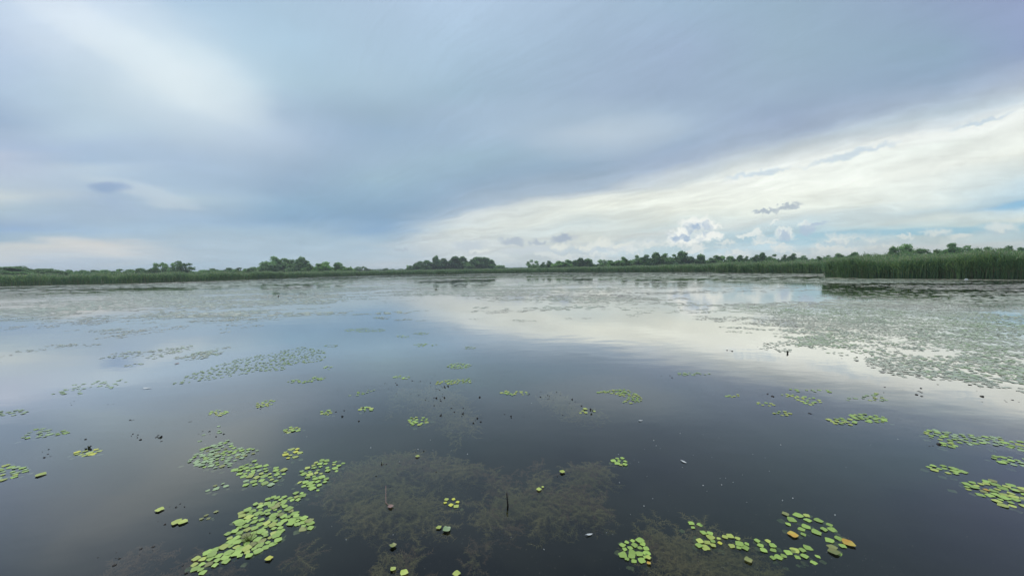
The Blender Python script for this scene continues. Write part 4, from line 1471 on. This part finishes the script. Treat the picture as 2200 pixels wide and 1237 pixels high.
bits('dark_pods', 'dark specks on the edge of the big right hand mat', 'pods',
     [(1640, 740, 20, 3, 8), (1720, 742, 25, 8, 8), (1860, 765, 25, 6, 6), (1850, 764, 5, 2, 3), (1930, 838, 20, 5, 5), (1975, 843, 12, 4, 4), (2100, 830, 40, 12, 8), (2140, 860, 30, 8, 6), (1745, 887, 4, 2, 2), (1650, 850, 5, 2, 2), (2010, 955, 8, 3, 3), (1560, 752, 8, 3, 3)], 0.055, M_dark, 404, 0.5)
bits('dark_pods', 'tiny dark specks over the central weed mat', 'pods',
     [(860, 1000, 40, 18, 14), (820, 998, 6, 5, 5), (950, 1000, 40, 20, 6), (1210, 1015, 8, 6, 3), (1195, 1036, 20, 12, 2), (826, 1040, 6, 12, 3)], 0.016, M_dark, 405, 0.8)
bits('pale_seeds', 'tiny white seeds dusted over the open water', 'seeds',
     [(1450, 960, 60, 40, 14), (1560, 1010, 80, 30, 10), (1360, 1040, 20, 60, 7), (1200, 870, 40, 20, 6), (1700, 1080, 80, 20, 7), (900, 985, 60, 14, 7), (660, 1120, 60, 20, 5), (1000, 1150, 200, 40, 6), (950, 905, 60, 30, 4), (1780, 960, 80, 30, 4), (630, 950, 60, 20, 3)], 0.012, M_white, 406, 0.4)


# thin film of pollen and scum specks on the near water
M_film = plant_mat('pollen_film', (0.25, 0.26, 0.22), (0.36, 0.36, 0.30), 30, 0.7, 0.3, rand=0)
r = np.random.default_rng(410)
fn = 14000
fY = 1.9 + 15 * r.random(fn) ** 1.7
fX = fY * (r.random(fn) * 2 - 1) * 1.45
fz = fbm(fX * 0.55, fY * 0.9, 12, 4)
fk = fz + r.normal(0, 0.06, fn) > 0.56
fX, fY = fX[fk], fY[fk]
fs = (0.0010 + 0.0018 * r.random(len(fX)) ** 2)[:, None]
fa = r.random(len(fX))[:, None] * 6.28 + np.array([[0, 2.1, 4.2]])
fV = np.stack([fX[:, None] + fs * np.cos(fa), fY[:, None] + fs * np.sin(fa), 0.0025 + 0 * fa], 2).reshape(-1, 3)
tag(mesh_obj('pollen_film', mesh_np('pollen_film', fV, np.arange(len(fV)).reshape(-1, 3), [M_film])), 'faint film of pollen specks on the near water', 'pollen', kind='stuff')


# ------------------------------------------------------------------ single floating things
def single_leaf(name, label, cat, x, y, size, tone, rot, curl=0.0, z=0.008, tilt=(0, 0), group=None):
    p = on_water(x, y)
    V, Fc = LEAF_GEO[int(x) % 6]
    V = V.copy()
    V[:, 2] += curl * ((V[:, 0] - 0.5) ** 2 * 2.0 + np.abs(V[:, 1]) ** 2 * 1.5)
    V[:, 0] -= 0.5
    size *= 0.8
    o = mesh_obj(name, mesh_np(name, V * size, Fc, [LEAFM[tone]], smooth=True), None, (p.x, p.y, z))
    o.rotation_euler = (tilt[0], tilt[1], R(rot))
    return tag(o, label, cat, group)


single_leaf('fallen_leaf', 'bright orange leaf at the right end of the corner clump', 'leaf', 1822, 1167, 0.095, 'orange', 20)
single_leaf('fallen_leaf', 'orange yellow leaf at the lower left of the broad leaved clump', 'leaf', 1703, 1149, 0.080, 'orange', 160)
single_leaf('fallen_leaf', 'single yellow leaf on dark water at the bottom left', 'leaf', 578, 1201, 0.060, 'yellow', 30)
single_leaf('fallen_leaf', 'pinkish brown leaf on a thin red stem', 'leaf', 839, 1089, 0.055, 'pink', 200, 0.1)
single_leaf('fallen_leaf', 'small yellow leaf at the bottom edge left of centre', 'leaf', 868, 1231, 0.065, 'yellow_green', 70)
single_leaf('fallen_leaf', 'yellow leaf cut by the bottom edge at centre', 'leaf', 981, 1234, 0.060, 'yellow_green', 10)
single_leaf('fallen_leaf', 'pale green leaf below the yellow rosette', 'leaf', 960, 1139, 0.075, 'pale', 40, 0.2)
single_leaf('fallen_leaf', 'small round green leaf left of the pale one', 'leaf', 943, 1134, 0.048, 'yellow_green', 120)
single_leaf('fallen_leaf', 'left one of two small leaves on the weed right of the stick', 'leaf', 1158, 1052, 0.055, 'yellow_green', 0)
single_leaf('fallen_leaf', 'right one of two small leaves on the weed right of the stick', 'leaf', 1166, 1047, 0.030, 'yellow_green', 90)
single_leaf('fallen_leaf', 'small curled leaf perched on the right half of the weed mat', 'leaf', 1208, 1015, 0.065, 'yellow_green', 340, 0.2)
single_leaf('fallen_leaf', 'flat yellow green leaf above the weed mat', 'leaf', 897, 981, 0.055, 'yellow_green', 0)
single_leaf('fallen_leaf', 'left leaf of a pale yellow pair on the left', 'leaf', 379, 1123, 0.085, 'yellow_green', 0)
single_leaf('fallen_leaf', 'right leaf of a pale yellow pair on the left', 'leaf', 393, 1122, 0.080, 'yellow_green', 190)
single_leaf('fallen_leaf', 'lone yellow leaf left of the pale yellow pair', 'leaf', 343, 1096, 0.075, 'yellow_green', 20)
single_leaf('fallen_leaf', 'lone pale yellow leaf near the left edge', 'leaf', 88, 1020, 0.10, 'yellow_green', 10)
single_leaf('fallen_leaf', 'curled brown leaf on dark water near the bottom', 'leaf', 845, 1174, 0.055, 'olive', 100, 0.3)
single_leaf('fallen_leaf', 'small pale leaf at the bottom edge beside the yellow one', 'leaf', 845, 1224, 0.045, 'yellow_green', 60, 0.1)
single_leaf('fallen_leaf', 'olive disc of a leaf under the zigzag band', 'leaf', 1608, 1204, 0.060, 'olive', 0)
single_leaf('fallen_leaf', 'small pale leaf just below the tight rosette', 'leaf', 1393, 1199, 0.045, 'yellow_green', 0)
single_leaf('fallen_leaf', 'tiny orange brown leaf under the tight rosette', 'leaf', 1394, 1211, 0.035, 'orange', 30)
single_leaf('fallen_leaf', 'brown yellow leaf below the trailing leaves on the right', 'leaf', 1791, 1186, 0.085, 'olive', 170)
single_leaf('fallen_leaf', 'salmon coloured leaf on pale water at the left', 'leaf', 380, 781, 0.11, 'pink', 0)

# thin stem of the pink leaf
p0, p1, p2 = on_water(829, 1044), on_water(829, 1080), on_water(838, 1089)
V, Fq = tube([(p0.x, p0.y, 0.004), (p1.x, p1.y, 0.004), (p2.x, p2.y, 0.006)], [0.002, 0.0025, 0.002], 5)
tag(mesh_obj('stem', mesh_np('stem', V, Fq, [LEAFM['pink']])), 'thin reddish stem floating above the pinkish leaf', 'stem')

# upright dark stick at the centre
sp = on_water(1091, 1084)
V, Fq = tube([(0.004, 0, -0.25), (0.0, 0, 0.0), (-0.004, 0.002, 0.05), (-0.006, 0.0, 0.088)], [0.006, 0.006, 0.0055, 0.004], 7)
nV = len(V)
V = V + [np.array((-0.006, 0.0, 0.092))]
Fc = [(f[0], f[1], f[2]) for f in Fq] + [(f[0], f[2], f[3]) for f in Fq] + [(nV - 7 + i, nV - 7 + (i + 1) % 7, nV) for i in range(7)]
tag(mesh_obj('stick', mesh_np('stick', V, Fc, [M_dark]), None, (sp.x, sp.y, 0)), 'thin black stick standing upright in the weed at centre', 'stick')


def feather(label, x, y, length, rot):
    p = on_water(x, y)
    V, Fc = [], []
    n = 9
    for i in range(n):
        t = i / (n - 1)
        w = 0.17 * math.sin(math.pi * min(1, 0.12 + 0.88 * t) ** 0.9) * length
        zc = 0.12 * length * (t - 0.5) ** 2 * 2
        V += [(t * length - length / 2, -w, zc + 0.05 * w), (t * length - length / 2, 0, zc - 0.0), (t * length - length / 2, w, zc + 0.15 * w)]
        if i:
            a = (i - 1) * 3
            Fc += [(a, a + 3, a + 4, a + 1), (a + 1, a + 4, a + 5, a + 2)]
    o = empty('feather', (p.x, p.y, 0.006))
    o.rotation_euler = (0, 0, R(rot))
    tag(o, label, 'feather')
    mesh_obj('vane', mesh_np('vane', V, Fc, [M_white], smooth=True), o)
    qv, qf = tube([(-0.72 * length, 0, 0.01 * length), (-0.4 * length, 0, 0.006), (0.45 * length, 0, 0.03 * length)], [0.0012, 0.0012, 0.0005], 5)
    mesh_obj('quill', mesh_np('quill', qv, qf, [M_white]), o)
    return o


feather('small white feather on the dark water near the bottom', 1267, 1149, 0.045, 12)
feather('white feather on the open water right of the weed mat', 1470, 993, 0.055, -60)
feather('tiny white feather below the winding patch', 1377, 904, 0.05, 5)
feather('white feather on the grey water at the left', 317, 834, 0.12, 8)


def upturned(label, x, y, h, seed, tone='brown'):
    """a few withered leaves standing out of the water"""
    p = on_water(x, y)
    o = empty('withered_plant', (p.x, p.y, 0))
    tag(o, label, 'withered plant')
    r = np.random.default_rng(seed)
    for k in range(4):
        l = mesh_obj('leaf', LEAF_MESH[tone if k else 'olive', k], o, (r.normal(0, h * 0.12), r.normal(0, h * 0.12), -0.005))
        l.rotation_euler = (r.normal(0, 0.4), -1.25 + r.normal(0, 0.4), r.random() * 6.28)
        s = h * 0.42 * (0.6 + 0.5 * r.random())
        l.scale = (s, s * 0.8, s)
    return o


upturned('dark upturned leaves standing out before the right mat', 1693, 759, 0.14, 1)
upturned('dark upturned tuft on the left of the weed mat', 820, 996, 0.05, 2)
upturned('dark ball of withered leaves by the bright clump', 1269, 880, 0.07, 3)
upturned('withered brown tuft left of the hazy patch', 346, 939, 0.07, 5)
upturned('dark cross shaped tuft above the yellowish clump', 186, 964, 0.09, 6)
upturned('small dark plant on far water before the central grove', 937, 622, 0.28, 8)
upturned('small dark plant on far water before the pale willows', 597, 637, 0.25, 9)

# weed tuft standing in the middle of the largest near patch
tp = on_water(534, 1158)
r = np.random.default_rng(55)
V, Fc, cnt = [], [], 0
for k in range(60):
    a = r.random() * 6.28
    l = 0.05 + 0.05 * r.random()
    b = np.array([r.normal(0, 0.008), r.normal(0, 0.008), -0.01])
    e = b + np.array([math.cos(a) * l * 0.7, math.sin(a) * l * 0.7, 0.03 + 0.05 * r.random()])
    s = np.array([-math.sin(a), math.cos(a), 0]) * 0.0022
    V += [b - s, b + s, e]
    Fc.append((cnt, cnt + 1, cnt + 2))
    cnt += 3
tag(mesh_obj('weed_tuft', mesh_np('weed_tuft', V, Fc, [LEAFM['olive']]), None, (tp.x, tp.y, 0)), 'olive bristly weed tuft in the largest near patch', 'weed tuft')

# pale lump of litter at the foot of the nearest reeds
lp = on_water(2076, 601)
r = np.random.default_rng(66)
V, Fc = [], []
for i in range(5):
    for j in range(10):
        t, ph = 2 * math.pi * j / 10, math.pi * i / 8
        k = 0.85 + 0.3 * r.random()
        V.append((0.20 * math.cos(ph) * math.cos(t) * k, 0.10 * math.cos(ph) * math.sin(t) * k, 0.12 * math.sin(ph) * k))
    if i:
        for j in range(10):
            a, b = (i - 1) * 10 + j, (i - 1) * 10 + (j + 1) % 10
            Fc += [(a, b, b + 10), (a, b + 10, a + 10)]
tag(mesh_obj('litter', mesh_np('litter', V, Fc, [M_white], smooth=True), None, (lp.x, lp.y, -0.01)), 'small white lump of litter at the foot of the nearest reeds', 'litter')

# ------------------------------------------------------------------ haze
hm, hn, ho = mat_new('haze')
pv = hn.new('ShaderNodeVolumePrincipled')
pv.inputs['Color'].default_value = (0.86, 0.91, 0.97, 1)
pv.inputs['Density'].default_value = 0.0004
pv.inputs['Anisotropy'].default_value = 0.2
hm.node_tree.links.new(pv.outputs[0], ho.inputs['Volume'])
hx, z0, z1 = 6100.0, -2.0, 21.0
hv = [(sx * hx, sy * hx, z) for z in (z0, z1) for sy in (-1, 1) for sx in (-1, 1)]
hf = [(0, 2, 3, 1), (4, 5, 7, 6), (0, 1, 5, 4), (2, 6, 7, 3), (0, 4, 6, 2), (1, 3, 7, 5)]
tag(mesh_obj('haze', mesh_np('haze', hv, hf, [hm])), 'thin pale haze over the pond', kind='stuff')
